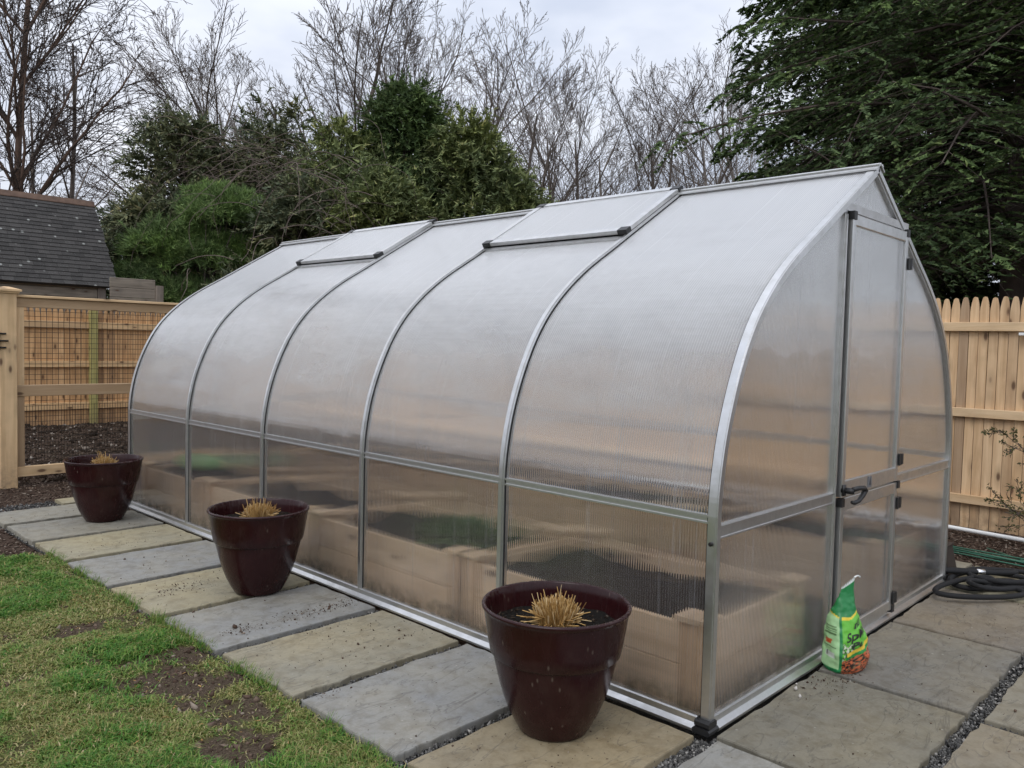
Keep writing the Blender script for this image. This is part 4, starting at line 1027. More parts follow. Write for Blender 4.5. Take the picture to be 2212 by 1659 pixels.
for (z0, z1) in ((1.605, 1.678), (0.902, 0.975), (0.190, 0.262)):
    for (ya, yb) in ((-1.6, 1.9), (1.903, 4.3), (4.303, 6.7), (6.703, 9.1), (9.103, 12.15)):
        mb = MB(); mb.bbox(4.742, 4.779, ya, yb, z0, z1, 0.003); mb.build('rail', 'rail_wood_y', fr)
fb = empty('picket_fence', (2.0, 12.2, 0), 'stockade fence at the back, seen through the wire mesh', 'fence')
x = -2.6
while x < 4.75:
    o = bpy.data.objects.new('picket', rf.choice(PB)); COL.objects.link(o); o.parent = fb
    o.location = (x-2.0, 0.001+rf.uniform(-.001, .002), -0.04+rf.uniform(-0.008, 0.008)); x += 0.0825
for (z0, z1) in ((1.49, 1.60), (0.89, 0.985), (0.235, 0.34)):
    for (xa, xb) in ((-2.6, -0.39), (-0.30, 1.995), (2.105, 4.40), (4.49, 4.74)):
        mb = MB(); mb.bbox(xa, xb, 12.155, 12.198, z0, z1, 0.003); mb.build('rail', 'rail_wood_x', fb)
for xa in (-0.345, 2.05, 4.445):
    mb = MB(); mb.bbox(xa-0.053, xa+0.053, 12.085, 12.195, -0.05, 1.78, 0.005); mb.build('post', 'treated_wood', fb)

# wire mesh garden fence in a timber frame
YF = 7.07
mf = empty('mesh_fence', (0.6, YF, 0), 'timber framed garden fence panel filled with black wire mesh', 'fence')
def part(name, mat, par, *boxes):
    mb = MB()
    for b in boxes: mb.bbox(*b)
    return mb.build(name, mat, par)
XE = 2.35
part('top_rail', 'frame_wood_x', mf, (-0.372, XE, YF-0.045, YF+0.045, 1.735, 1.760, 0.004)); part('top_rail', 'frame_wood_x', mf, (-0.372, XE, YF-0.02, YF+0.02, 1.645, 1.734, 0.004))
part('middle_rail', 'frame_wood_x', mf, (-0.372, XE, YF-0.03, YF+0.02, 0.812, 0.918, 0.004)); part('bottom_rail', 'frame_wood_x', mf, (-0.372, XE, YF-0.025, YF+0.025, 0.055, 0.150, 0.004))
part('stile', 'frame_wood_z', mf, (-0.372, -0.302, YF-0.018, YF+0.018, 0.919, 1.644, 0.003)); part('stile', 'frame_wood_z', mf, (-0.372, -0.302, YF-0.018, YF+0.018, 0.151, 0.811, 0.003))
part('stile', 'frame_wood_z', mf, (XE-0.07, XE, YF-0.018, YF+0.018, 0.151, 0.811, 0.003)); part('stile', 'frame_wood_z', mf, (XE-0.07, XE, YF-0.018, YF+0.018, 0.919, 1.644, 0.003))
A0, A1, rr = [], [], []
for xx in np.arange(-0.30, XE-0.05, 0.0500): A0.append((xx, YF+0.021, 0.13)); A1.append((xx, YF+0.021, 1.67)); rr.append(0.0021)
for xx in np.arange(-0.275, XE-0.05, 0.0500): A0.append((xx, YF+0.021, 0.13)); A1.append((xx, YF+0.021, 0.72)); rr.append(0.0019)
for zz in np.arange(0.165, 1.67, 0.0500): A0.append((-0.31, YF+0.0235, zz)); A1.append((XE-0.05, YF+0.0235, zz)); rr.append(0.0021)
V, F = prisms(A0, A1, rr, rr, 4); V = V-np.array([0.6, YF, 0]); np_mesh('wire_mesh', V, F, 'wire', mf)
gp = empty('fence_post', (-0.445, YF, 0), 'thick pale wood fence post with a flat moulded cap', 'post')
part('post', 'frame_wood_z', gp, (-0.517, -0.374, YF-0.072, YF+0.072, -0.06, 1.765, 0.006))
mb = MB(); s = 0.072
for (w0, w1, z0, z1) in ((0.086, 0.092, 1.766, 1.785), (0.104, 0.104, 1.7855, 1.803), (0.104, 0.02, 1.8032, 1.828)):
    c0 = (-0.4455, YF); vv = []
    for (w_, z_) in ((w0, z0), (w1, z1)): vv += [(c0[0]-w_, c0[1]-w_, z_), (c0[0]+w_, c0[1]-w_, z_), (c0[0]+w_, c0[1]+w_, z_), (c0[0]-w_, c0[1]+w_, z_)]
    mb.add(vv, [(3, 2, 1, 0), (4, 5, 6, 7), (0, 1, 5, 4), (1, 2, 6, 5), (2, 3, 7, 6), (3, 0, 4, 7)])
mb.build('post_cap', 'frame_wood_x', gp)
mb = MB(); ly = YF-0.072
mb.bbox(-0.545, -0.5185, ly-0.02, ly+0.06, 1.245, 1.415, 0.002)
for zz, xe in ((1.395, -0.466), (1.330, -0.448), (1.268, -0.466)): mb.tube([(-0.54, ly-0.012, zz), (-0.50, ly-0.010, zz), (xe, ly-0.009, zz)], 0.0075, 8)
mb.tube([(-0.545, ly-0.02, 1.30), (-0.522, ly-0.03, 1.325), (-0.545, ly-0.02, 1.36)], 0.010, 8)
tag(mb.build('gate_latch', 'dark_metal', None), 'black metal gate latch on the thick fence post', 'latch')

# ------------------------------------------------------------------ old shed with a shingle roof
sh = empty('shed', (1.2, 14.2, 0), 'old grey plank shed with a dark mossy shingle roof', 'shed')
EY, EZ, RY, RZ, RX = 13.5, 2.25, 14.78, 3.86, 2.95
sl = math.hypot(RY-EY, RZ-EZ); ty, tz2 = (RY-EY)/sl, (RZ-EZ)/sl
def rp(x, s, h): return (x, EY+ty*s-tz2*h, EZ+tz2*s+ty*h)
mb = MB()
vs = [rp(-2.4, 0, -0.05), rp(RX-0.02, 0, -0.05), rp(RX-0.02, sl, -0.05), rp(-2.4, sl, -0.05), rp(-2.4, 0, -0.005), rp(RX-0.02, 0, -0.005), rp(RX-0.02, sl, -0.005), rp(-2.4, sl, -0.005)]
mb.add(vs, [(3, 2, 1, 0), (4, 5, 6, 7), (0, 1, 5, 4), (1, 2, 6, 5), (2, 3, 7, 6), (3, 0, 4, 7)])
vs = [(x, 2*RY-y, z) for x, y, z in vs]; mb.add(vs, [(0, 1, 2, 3), (7, 6, 5, 4), (4, 5, 1, 0), (5, 6, 2, 1), (6, 7, 3, 2), (7, 4, 0, 3)])
roof = mb.build('roof', 'roof_shingle', sh)
NC, SW = 22, 0.178; ex = sl/NC; rs = random.Random(12); rest = MB()
def shingle_box(mb, x0, x1, s0, jit):
    s1 = s0+ex*1.25
    vs = [rp(x0, s0+jit, 0.004), rp(x1, s0+jit, 0.004), rp(x1, s1, 0.0), rp(x0, s1, 0.0), rp(x0, s0+jit, 0.019), rp(x1, s0+jit, 0.019), rp(x1, s1, 0.006), rp(x0, s1, 0.006)]
    mb.add(vs, [(3, 2, 1, 0), (4, 5, 6, 7), (0, 1, 5, 4), (1, 2, 6, 5), (3, 0, 4, 7)])
for c_ in range(NC):
    s0 = c_*ex-0.012; x = RX+0.012*rs.uniform(-1, 1); first = SW*(0.5 if c_ % 2 else 1.0)
    while x > -2.35:
        w_ = first*rs.uniform(0.9, 1.1); first = SW
        if x > 0.85:
            mb = MB(); shingle_box(mb, x-w_+0.003, x, s0, rs.uniform(-0.004, 0.004)); mb.build('shingle', 'roof_shingle', roof)
        else: shingle_box(rest, x-w_+0.003, x, s0, rs.uniform(-0.004, 0.004))
        x -= w_
tag(rest.build('shingles', 'roof_shingle', roof), kind='stuff')
mb = MB(); q0, q1 = rp(0, sl, 0.01), rp(0, sl-0.12, 0.028)
mb.extrude([(-2.4, RY+0.02, RZ+0.025), (-2.4, RY-0.02, RZ+0.025), (-2.4, q1[1], q1[2]), (-2.4, q1[1], q1[2]-0.015), (-2.4, RY, RZ)], (RX+2.41, 0, 0)); mb.build('ridge_board', 'bark_red', sh)
zz = 0.0; i = 0
while zz < 2.2:
    mb = MB(); mb.bbox(-2.2, 2.62, 13.62, 13.655, zz, zz+0.152, 0.005); mb.build('plank', 'grey_wood', sh); zz += 0.157
part('post', 'grey_wood_z', sh, (2.625, 2.755, 13.58, 13.70, -0.02, 2.24, 0.006))
part('wall', 'grey_wood', sh, (-2.2, 2.7, 15.70, 15.74, 0, 2.2, 0.004)); part('wall', 'grey_wood', sh, (2.70, 2.74, 13.71, 15.69, 0, 2.2, 0.004))
mb = MB(); mb.extrude([(2.70, 13.72, 2.205), (2.70, 15.70, 2.205), (2.70, RY, RZ-0.12)], (0.04, 0, 0)); mb.build('gable', 'grey_wood', sh)
pf = empty('plank_fence', (3.3, 13.48, 0), 'weathered grey plank fence joining the shed on its right', 'fence')
zz = 0.0
while zz < 2.25:
    mb = MB(); mb.bbox(2.78, 3.56, 13.46, 13.49, zz, zz+0.168, 0.005); mb.build('plank', 'grey_wood', pf); zz += 0.173
part('post', 'grey_wood_z', pf, (3.565, 3.70, 13.42, 13.54, -0.02, 2.32, 0.006))

# ------------------------------------------------------------------ trees
def spot(u, d, z=0.0):
    # ground point at bearing (pixels of a 2212 wide frame) and distance d ahead of the camera
    q = CAM+d*(_d+_r2*(u-1106)/FPX); return Vector((q[0], q[1], z))
UP = np.array([0, 0, 1.0])

def conifer(seed, Ht, Rm, h0, nb, nt, nl, leaf, lw, droop, shape, mat, barkmat, name, loc, label, cat='tree', group=None, upw=0.15, trunk_r=0.16, azr=None, sparse=0.0, lean=(0, 0), leaders=1):
    r = np.random.default_rng(seed)
    root = empty(name, loc, label, cat, group)
    fr_ = np.sort(r.random(nb)**1.05); h = h0+(Ht-h0)*fr_; L_ = Rm*shape(fr_)*r.uniform(0.62, 1.12, nb)+0.12
    az = r.uniform(0, 2*np.pi, nb) if azr is None else r.uniform(azr[0], azr[1], nb)
    dh = np.stack([np.cos(az), np.sin(az), np.zeros(nb)], -1)
    up_ = upw*r.uniform(0.3, 1.6, nb); dr = droop*r.uniform(0.6, 1.5, nb)
    B0 = np.stack([lean[0]*h, lean[1]*h, h], -1)
    if leaders > 1:
        lo_ = r.uniform(-1, 1, (leaders, 2))*Rm*0.5; lh = r.uniform(0.74, 1.0, leaders); lo_[0] = 0; lh[0] = 1.0
        li = r.integers(0, leaders, nb); h = h0+(h-h0)*lh[li]; B0 = np.stack([lo_[li, 0]*np.clip(h/Ht*1.6, 0, 1), lo_[li, 1]*np.clip(h/Ht*1.6, 0, 1), h], -1); L_ = L_*0.85
    wob = r.normal(0, 0.05, (nb, 3))
    def axis(t):   # t (...,) broadcast over branches -> (nb,k,3)
        t = t[None, :, None]; L3 = L_[:, None, None]
        return B0[:, None, :]+dh[:, None, :]*L3*t+UP*(L3*(up_[:, None, None]*t-dr[:, None, None]*t**2.2))+wob[:, None, :]*L3*np.sin(t*4)
    tk = np.linspace(0, 1, 6); A = axis(tk)
    rb_ = (0.006+0.0075*L_)[:, None]*(1-0.85*tk[None, :])
    P0 = A[:, :-1].reshape(-1, 3); P1 = A[:, 1:].reshape(-1, 3); R0 = rb_[:, :-1].ravel(); R1 = rb_[:, 1:].ravel()
    # side twigs in the flat spray
    tt = np.linspace(0.14, 0.99, nt); T = axis(tt)                      # nb,nt,3
    tl = r.uniform(0.75, 1.1, (nb, nt, 2))*(L_[:, None, None]*0.42*(1.06-tt[None, :, None])**0.75+0.07)
    side = np.array([-1.0, 1.0])[None, None, :]
    ang = (r.uniform(0.70, 1.15, (nb, nt, 2))*side)
    ca, sa = np.cos(ang), np.sin(ang)
    dx = dh[:, None, None, 0]*ca-dh[:, None, None, 1]*sa; dy = dh[:, None, None, 0]*sa+dh[:, None, None, 1]*ca
    slope = (up_[:, None]-2.2*dr[:, None]*tt[None, :]**1.2)[:, :, None]*0.6+r.normal(0, 0.16, (nb, nt, 2))
    TD = nrm(np.stack([dx, dy, slope], -1))                              # nb,nt,2,3
    s = np.linspace(0.12, 1.0, nl)
    tp = T[:, :, None, None, :]+TD[:, :, :, None, :]*(tl[..., None]*s)[..., None]-UP*(tl[..., None]*(0.32*s**2))[..., None]*np.clip(r.uniform(0.2, 1.5, (nb, nt, 2, 1, 1)), 0, 2)
    # twig wood
    Q0 = np.broadcast_to(T[:, :, None, :], TD.shape).reshape(-1, 3); Q1 = tp[:, :, :, -1, :].reshape(-1, 3)
    np_ = len(P0); V1, F1 = prisms(np.concatenate([P0, Q0]), np.concatenate([P1, Q1]), np.concatenate([R0, np.full(len(Q0), 0.0032)]), np.concatenate([R1, np.full(len(Q0), 0.0015)]), 3)
    V0, F0 = prisms([(lean[0]*z, lean[1]*z, z) for z in np.linspace(-0.1, Ht*0.97, 12)[:-1]], [(lean[0]*z, lean[1]*z, z) for z in np.linspace(-0.1, Ht*0.97, 12)[1:]], trunk_r*(1-0.95*np.linspace(0, 1, 12)[:-1]), trunk_r*(1-0.95*np.linspace(0, 1, 12)[1:]), 9)
    np_mesh('trunk', np.concatenate([V0, V1]), np.concatenate([F0, F1+len(V0)]), barkmat, root)
    # needle sprays: two leaflets per station plus the tip
    P = np.repeat(tp.reshape(-1, 3), 2, 0); D = np.repeat(np.broadcast_to(TD[:, :, :, None, :], tp.shape).reshape(-1, 3), 2, 0)
    n = len(P); sd = np.tile([-1.0, 1.0], n//2)[:, None]; lat = nrm(np.cross(D, UP))
    DD = nrm(D*r.uniform(0.4, 1.2, (n, 1))+lat*sd*r.uniform(0.6, 1.1, (n, 1))+r.normal(0, 0.18, (n, 3))-UP*0.12)
    sz = np.tile(np.repeat(1.15-0.6*s, 2), n//(2*nl))
    keep = r.random(n) > sparse
    NN = nrm(UP+r.normal(0, 0.65, (n, 3)))
    V, F = diamonds(P[keep], DD[keep], NN[keep], (leaf*r.uniform(0.6, 1.25, n)*sz)[keep], (lw*r.uniform(0.7, 1.3, n))[keep], 0.15)
    np_mesh('crown', V, F, mat, root)
    return root

cone = lambda f: np.clip((1.02-f), 0, 1)**0.62*(0.72+0.28*np.sin(f*17))
dome = lambda f: np.clip(1.03-f, 0.03, 1)**0.62*np.clip(0.72+f*1.2, 0, 1)
# evergreen screen beyond the back fence: crowns of many hanging sprays
def shaggy(seed, u, d, top, Rm, mat, label, nspray=2500, leaf=0.090, lw=0.026, sparse=0.0, h0=0.3, droop=0.35, group='evergreens beyond the back fence'):
    r = np.random.default_rng(seed); loc = spot(u, d); root = empty('evergreen_tree', loc, label, 'tree', group)
    # lobes stacked up an uneven trunk
    nlb = 16; f = np.sort(r.random(nlb)); z = h0+0.5+(top-h0-0.9)*f; nspray = int(nspray*1.6); rad = Rm*(0.74-0.46*f)*r.uniform(0.75, 1.25, nlb)+0.14; off = Rm*(1-f**1.3)*0.62
    az = r.uniform(0, 2*np.pi, nlb); C = np.stack([np.cos(az)*off, np.sin(az)*off, z], -1)
    C = np.concatenate([C, [[r.normal(0, .1), r.normal(0, .1), top-0.42], [r.normal(0, .3), r.normal(0, .3), top-0.75]]]); rad = np.concatenate([rad, [0.20, 0.32]])
    wts = rad**2/np.sum(rad**2); li = r.choice(len(rad), nspray, p=wts); v = nrm(r.normal(size=(nspray, 3))); v[:, 2] = np.where(v[:, 2] < -0.3, -v[:, 2]*0.6, v[:, 2])
    nz_ = np.array([mnoise.noise(Vector(q*2.2+li_*1.7)) for q, li_ in zip(v, li)])
    fr_ = 0.55+0.5*r.random(nspray)**0.7; inn = np.repeat(np.where(fr_ < 0.84, 1.9, 1.0), 16)
    P = C[li]+v*(rad[li]*fr_*(1+0.45*nz_))[:, None]*np.array([1, 1, 1.15])
    D = nrm(v*np.array([1, 1, 0.5])+UP*r.uniform(0.0, 0.9, (nspray, 1))+r.normal(0, 0.3, (nspray, 3)))
    K = 8; sp_ = np.linspace(0, 1, K); L_ = r.uniform(0.22, 0.50, nspray)
    tp = P[:, None, :]+D[:, None, :]*(L_[:, None]*sp_)[..., None]-UP*(droop*L_[:, None]*sp_**2*r.uniform(0.4, 1.8, (nspray, 1)))[..., None]
    n = nspray*K*2; Q = np.repeat(tp.reshape(-1, 3), 2, 0); DD = np.repeat(np.repeat(D, K, 0), 2, 0); lat = nrm(np.cross(DD, nrm(UP+r.normal(0, .6, (n, 3))))); sd = np.tile([-1., 1.], n//2)[:, None]
    DD = nrm(DD*r.uniform(0.5, 1.2, (n, 1))+lat*sd*r.uniform(0.45, 1.0, (n, 1))+r.normal(0, .15, (n, 3))-UP*0.18)
    kp = r.random(n) > sparse
    V, F = diamonds(Q[kp], DD[kp], nrm(r.normal(0, .6, (n, 3))+UP)[kp], (leaf*inn*r.uniform(0.6, 1.3, n))[kp], (lw*inn*r.uniform(0.7, 1.3, n))[kp], 0.15)
    np_mesh('crown', V, F, mat, root)
    A0, A1, r0, r1 = [], [], [], []
    zs = np.linspace(-0.1, top-0.3, 9)
    for i in range(8): A0.append((0, 0, zs[i])); A1.append((0, 0, zs[i+1])); r0.append(0.13*(1-i/9)); r1.append(0.13*(1-(i+1)/9))
    for c, rd in zip(C, rad):
        for k in range(5):
            b = np.array([0, 0, max(0.2, c[2]-r.uniform(0.1, 0.8))]); e_ = c+r.normal(0, rd*0.45, 3); m = b*0.5+e_*0.5+UP*0.1
            A0 += [b, m]; A1 += [m, e_]; r0 += [0.03, 0.018]; r1 += [0.018, 0.006]
    hs_ = nspray//3; A0 += list(tp[:hs_, 0]); A1 += list(tp[:hs_, -1]); r0 += [0.005]*hs_; r1 += [0.002]*hs_
    V, F = prisms(A0, A1, r0, r1, 3); np_mesh('trunk', V, F, 'bark_brown', root)
shaggy(1, 395, 17.6, 6.15, 1.75, 'yew_leaf_dark', 'dark ragged evergreen left of the tallest one, behind the round pine', 2800, sparse=0.05)
shaggy(2, 590, 18.6, 7.05, 1.80, 'yew_leaf_dark', 'tallest dark evergreen in the centre left, hung with bare vines', 3000)
shaggy(3, 725, 17.0, 6.0, 1.75, 'yew_leaf', 'yellowish green evergreen right of the tallest dark one', 3000)
shaggy(4, 872, 17.8, 6.75, 1.75, 'hemlock_leaf', 'deep green pointed evergreen above the middle of the greenhouse', 3200)
shaggy(5, 1000, 17.0, 5.85, 1.65, 'yew_leaf', 'deep green evergreen second from the right of the screen', 3000)
shaggy(6, 1095, 16.6, 4.75, 1.25, 'yew_leaf', 'lowest evergreen at the right end of the screen', 2000)
shaggy(7, 290, 17.9, 4.4, 1.35, 'yew_leaf_dark', 'thin see-through evergreen beside the shed roof', 700, sparse=0.3)
shaggy(8, 655, 15.7, 4.5, 1.35, 'yew_leaf_dark', 'low dark evergreen just above the far end of the greenhouse', 2100)
shaggy(9, 820, 15.6, 4.6, 1.35, 'yew_leaf', 'low olive green evergreen above the far roof vent', 2300)
shaggy(10, 480, 18.8, 5.6, 1.5, 'yew_leaf_dark', 'dark evergreen between the ragged one and the tallest, mostly behind vines', 2000, sparse=0.1)

# big hemlocks beyond the right fence
HG = 'hemlocks beyond the right fence'
hem = lambda f: np.clip(1.0-f, 0, 1)**0.5
conifer(21, 12.5, 4.3, 2.5, 400, 17, 13, 0.085, 0.034, 0.33, hem, 'hemlock_leaf', 'bark_brown', 'hemlock_tree', spot(2190, 9.9), 'largest hemlock at the right edge, its boughs reaching over the fence', group=HG, upw=0.22, trunk_r=0.26)
conifer(22, 10.5, 2.75, 1.2, 320, 14, 12, 0.10, 0.040, 0.33, hem, 'hemlock_leaf', 'bark_brown', 'hemlock_tree', spot(1850, 13.0), 'hemlock rising straight behind the greenhouse gable', group=HG, upw=0.2, trunk_r=0.22)
conifer(23, 9.5, 3.2, 0.8, 230, 12, 10, 0.115, 0.046, 0.34, hem, 'hemlock_leaf', 'bark_brown', 'hemlock_tree', spot(2080, 13.8), 'dark hemlock behind the largest one, low over the fence', group=HG, upw=0.2, trunk_r=0.2)

# round pine
def pine(loc, label):
    r = np.random.default_rng(31); root = empty('pine_tree', loc, label, 'tree'); root.scale = (1.07, 1.07, 1.05); rt = np.array(_r)
    fw = np.array([_d[0], _d[1], 0]); fw /= np.linalg.norm(fw)
    lobes = [(0.62, 3.55, 0.92), (0.30, 3.85, 0.66), (-0.45, 3.0, 0.95), (0.15, 2.75, 1.05), (-0.95, 2.35, 0.66), (0.95, 2.75, 0.72), (1.45, 2.0, 0.55), (-1.1, 1.75, 0.5), (-0.3, 2.0, 0.9), (0.7, 2.0, 0.8), (1.85, 1.9, 0.45)]
    PP, DD, cs = [], [], []
    for (a, z, rad) in lobes:
        for f0 in (0.0,):
            n = int(1150*rad**2); v = nrm(r.normal(size=(n, 3))); v[:, 2] = np.abs(v[:, 2])*0.9-0.35*r.random(n)
            rr_ = rad*(0.62+0.42*r.random(n)**0.6)*(0.86+0.28*np.array([mnoise.noise(Vector(q*2.6+a)) for q in v]))
            c = rt*a+fw*r.normal(0, 0.12)+UP*z; cs.append(c)
            PP.append(c+v*rr_[:, None]*np.array([1, 1, 0.85])); DD.append(nrm(v+UP*0.55+r.normal(0, 0.2, (n, 3))))
    P = np.concatenate(PP); D = np.concatenate(DD); n = len(P); K = 20
    Pn = np.repeat(P, K, 0)+np.repeat(D, K, 0)*r.uniform(-0.07, 0.05, (n*K, 1)); Dn = nrm(np.repeat(D, K, 0)+r.normal(0, 0.55, (n*K, 3)))
    V, F = diamonds(Pn, Dn, r.normal(size=(n*K, 3)), r.uniform(0.09, 0.15, n*K), r.uniform(0.009, 0.014, n*K), 0.0)
    np_mesh('crown', V, F, 'pine_needle', root)
    A0, A1, r0, r1 = [], [], [], []
    tr = [np.array([0.15*math.sin(z), 0.0, z]) for z in np.linspace(-0.1, 3.6, 9)]
    for i in range(8): A0.append(tr[i]); A1.append(tr[i+1]); r0.append(0.10-0.01*i); r1.append(0.09-0.01*i)
    for c in cs:
        for k in range(7):
            b = tr[1+int(r.integers(0, 5))]; e_ = c+r.normal(0, 0.3, 3); m = b*0.45+e_*0.55-UP*0.15
            A0 += [b, m]; A1 += [m, e_]; r0 += [0.03, 0.018]; r1 += [0.018, 0.006]
    V, F = prisms(A0, A1, r0, r1, 6); np_mesh('trunk', V, F, 'bark_grey', root)
pine(spot(425, 16.2), 'rounded bright green pine beside the shed')

# leafless trees
def bare_proto(seed, Ht, first, spread, wob, upw, ratio, nch, radius, rmin, tilt=(0, 0), lens=(1, .62, .5, .5, .45), maxlev=4):
    rnd = random.Random(seed); S = ([], [])
    nseg = (11, 8, 6, 4, 3)
    def rv(): return Vector((rnd.gauss(0, 1), rnd.gauss(0, 1), rnd.gauss(0, 1)))
    def br(p, d, L_, r_, lev):
        n = nseg[lev]; st = L_/n; dst = S[0] if lev < 2 else S[1]
        for i in range(n):
            d = (d+rv()*wob[lev]+Vector((0, 0, 1))*upw[lev]).normalized(); q = p+d*st; f = (i+1)/n
            r2 = max(rmin, r_*(1-0.95/n) if i < n-1 else r_*0.5)
            dst.append((p, q, r_, r2)); p = q; r_ = r2
            if lev < maxlev and f > first[lev]:
                k = nch[lev]; k = int(k)+(rnd.random() < k-int(k))
                for _ in range(k):
                    o = d.orthogonal().normalized(); o.rotate(Matrix.Rotation(rnd.uniform(0, 6.283), 3, d)); a = spread[lev]*rnd.uniform(0.65, 1.25)
                    br(p, (d*math.cos(a)+o*math.sin(a)).normalized(), L_*ratio[lev]*(1.12-0.62*f)*rnd.uniform(0.7, 1.2), max(rmin, r_*rnd.uniform(0.42, 0.70)), lev+1)
    br(Vector((0, 0, -0.2)), Vector((tilt[0], tilt[1], 1)).normalized(), Ht, radius, 0)
    return S
def seg_mesh(name, segs, n, mat):
    a = np.array([(*p, *q, r0, r1) for p, q, r0, r1 in segs]); V, F = prisms(a[:, 0:3], a[:, 3:6], a[:, 6], a[:, 7], n)
    o = np_mesh(name, V, F, mat); me = o.data; bpy.data.objects.remove(o); return me
PROT = []
for sd, kw in ((1, {}), (2, {}), (3, {}), (4, dict(spread=(0.78, 0.65, 0.6, 0.65))), (5, dict(spread=(0.5, 0.5, 0.55, 0.6), first=(0.2, 0.25, 0.2, 0.2)))):
    a = dict(Ht=10.0, first=(0.34, 0.25, 0.2, 0.2), spread=(0.62, 0.55, 0.58, 0.62), wob=(0.04, 0.05, 0.065, 0.08, 0.09), upw=(0.02, 0.03, 0.035, 0.03, 0.03), ratio=(0.60, 0.52, 0.50, 0.55), nch=(1.6, 1.2, 1.0, 0.75), radius=0.125, rmin=0.0064); a.update(kw)
    s_ = bare_proto(sd, **a); PROT.append((seg_mesh('trunk', s_[0], 6, 'bark_grey'), seg_mesh('crown', s_[1], 3, 'bark_grey'), seg_mesh('trunk', s_[0], 6, 'bark_pale'), seg_mesh('crown', s_[1], 3, 'bark_pale')))
BG = 'leafless trees behind the evergreens'
def put_bare(u, vtop, d, proto, rz, lab, sx=1.0, tilt=(0, 0), pale=False):
    hz = 744+(u-1106)*0.0239; top = 1.41+(hz-vtop)/FPX*d
    e = empty('bare_tree', spot(u, d), lab, 'tree', BG); e.rotation_euler = (tilt[0], tilt[1], rz); k = top/12.4; e.scale = (k*sx*1.15, k*sx*1.15, k)
    for j, nm in enumerate(('trunk', 'crown')):
        o = bpy.data.objects.new(nm, PROT[proto][j+(2 if pale else 0)]); COL.objects.link(o); o.parent = e
rtv = Vector(_r)
LST = [(560, 60, 29, 4, 1.2, 'leafless tree with a low fork just left of the tallest evergreen', 0.95, -0.2, False), (780, 40, 30, 2, 5.2, 'leafless tree between the tallest and the slim one', 0.8, 0.03, False), (890, 70, 31, 1, 4.1, 'leafless tree just left of the two tall central ones', 0.85, -0.05, False), (1075, 110, 31, 0, 5.9, 'leafless tree just right of the wide crowned one', 0.85, 0.1, False),
       (625, 55, 30, 3, 0.4, 'leafless tree fanning to the left above the tallest evergreen', 1.0, -0.30, False), (505, 95, 33, 1, 2.0, 'pale leafless tree at the left end of the wood', 0.9, -0.12, True),
       (722, -60, 27, 0, 1.1, 'tallest leafless tree, its forked crown cut by the top edge', 1.0, 0.05, False), (830, 60, 33, 1, 0.2, 'slim leafless tree right of the tallest forked one', 0.8, 0, True),
       (945, 5, 31, 2, 2.6, 'tall leafless tree with a left leaning crown near the centre', 0.85, -0.08, False), (1015, 10, 32, 4, 4.0, 'tall leafless tree with a wide round crown near the centre', 0.95, 0.06, False),
       (885, 130, 38, 0, 3.3, 'small pale leafless tree left of the two tall central ones', 0.8, 0, True),
       (1110, 175, 29, 3, 1.7, 'leafless tree leaning right above the low evergreen', 0.95, 0.22, False), (1185, 135, 30, 2, 0.6, 'thin leafless tree first right of the central pair', 0.7, 0.04, False),
       (1245, 175, 29, 1, 3.9, 'leafless tree with a dense dark crown right of centre', 0.8, 0.02, False), (1300, 215, 36, 0, 2.9, 'pale leafless tree half hidden in the right hand thicket', 0.9, 0, True),
       (1345, 185, 28, 4, 0.9, 'leafless tree with a stout dark trunk above the middle roof vent', 0.85, 0.10, False), (1405, 170, 28, 0, 5.5, 'leafless tree with a sharply forked trunk right of the stout one', 0.8, 0.05, False),
       (1455, 235, 27, 2, 4.4, 'short leafless tree beside the near roof vent', 0.95, 0, False), (1500, 260, 34, 1, 1.3, 'faint leafless tree between the short one and the hemlock', 0.95, 0, True),
       (1545, 190, 40, 3, 2.2, 'faint pale leafless tree touching the hemlock', 1.0, 0, True), (1590, 140, 42, 4, 0.1, 'distant pale leafless tree partly behind the hemlock', 1.0, 0, True),
       (565, 130, 36, 0, 4.6, 'leafless tree straight behind the tallest evergreen', 0.9, -0.05, True),
       (1215, 250, 42, 3, 1.0, 'distant leafless tree low between two trunks right of centre', 1.1, 0, True),
       (1650, 170, 46, 0, 2.4, 'distant leafless tree glimpsed through the hemlock boughs', 1.1, 0, True)]
for (u, v, d, pr, rz, lab, sx, tl, pale) in LST:
    # lean sideways about the axis pointing away from the camera
    put_bare(u, v, d, pr, rz, lab, sx, pale=pale)
    e = bpy.data.objects[[o.name for o in COL.objects if o.name.startswith('bare_tree')][-1]]
    if tl:
        ax = Vector((_d[0], _d[1], 0)).normalized(); e.rotation_euler = (Matrix.Rotation(tl, 3, ax) @ Matrix.Rotation(rz, 3, 'Z')).to_euler()

# the two bare trees behind the shed
LG = 'leafless trees behind the shed'
def own_bare(loc, lab, trunkmat, crownmat, **kw):
    s_ = bare_proto(**kw); e = empty('bare_tree', loc, lab, 'tree', LG)
    for nm, sg, n, m in (('trunk', s_[0], 7, trunkmat), ('crown', s_[1], 3, crownmat)):
        o = bpy.data.objects.new(nm, seg_mesh(nm, sg, n, m)); COL.objects.link(o); o.parent = e
    return e
own_bare(spot(14, 19), 'dark reddish leafless tree rising over the shed roof', 'bark_red', 'bark_brown', seed=71, Ht=13.5, first=(0.24, 0.12, 0.1, 0.15), spread=(0.60, 0.5, 0.55, 0.6), wob=(0.025, 0.07, 0.11, 0.14, 0.16),
         upw=(0.02, 0.035, -0.01, -0.05, -0.06), ratio=(0.36, 0.5, 0.5, 0.5), nch=(3.0, 1.8, 1.3, 0.9), radius=0.115, rmin=0.0068, tilt=(0.06, -0.06))
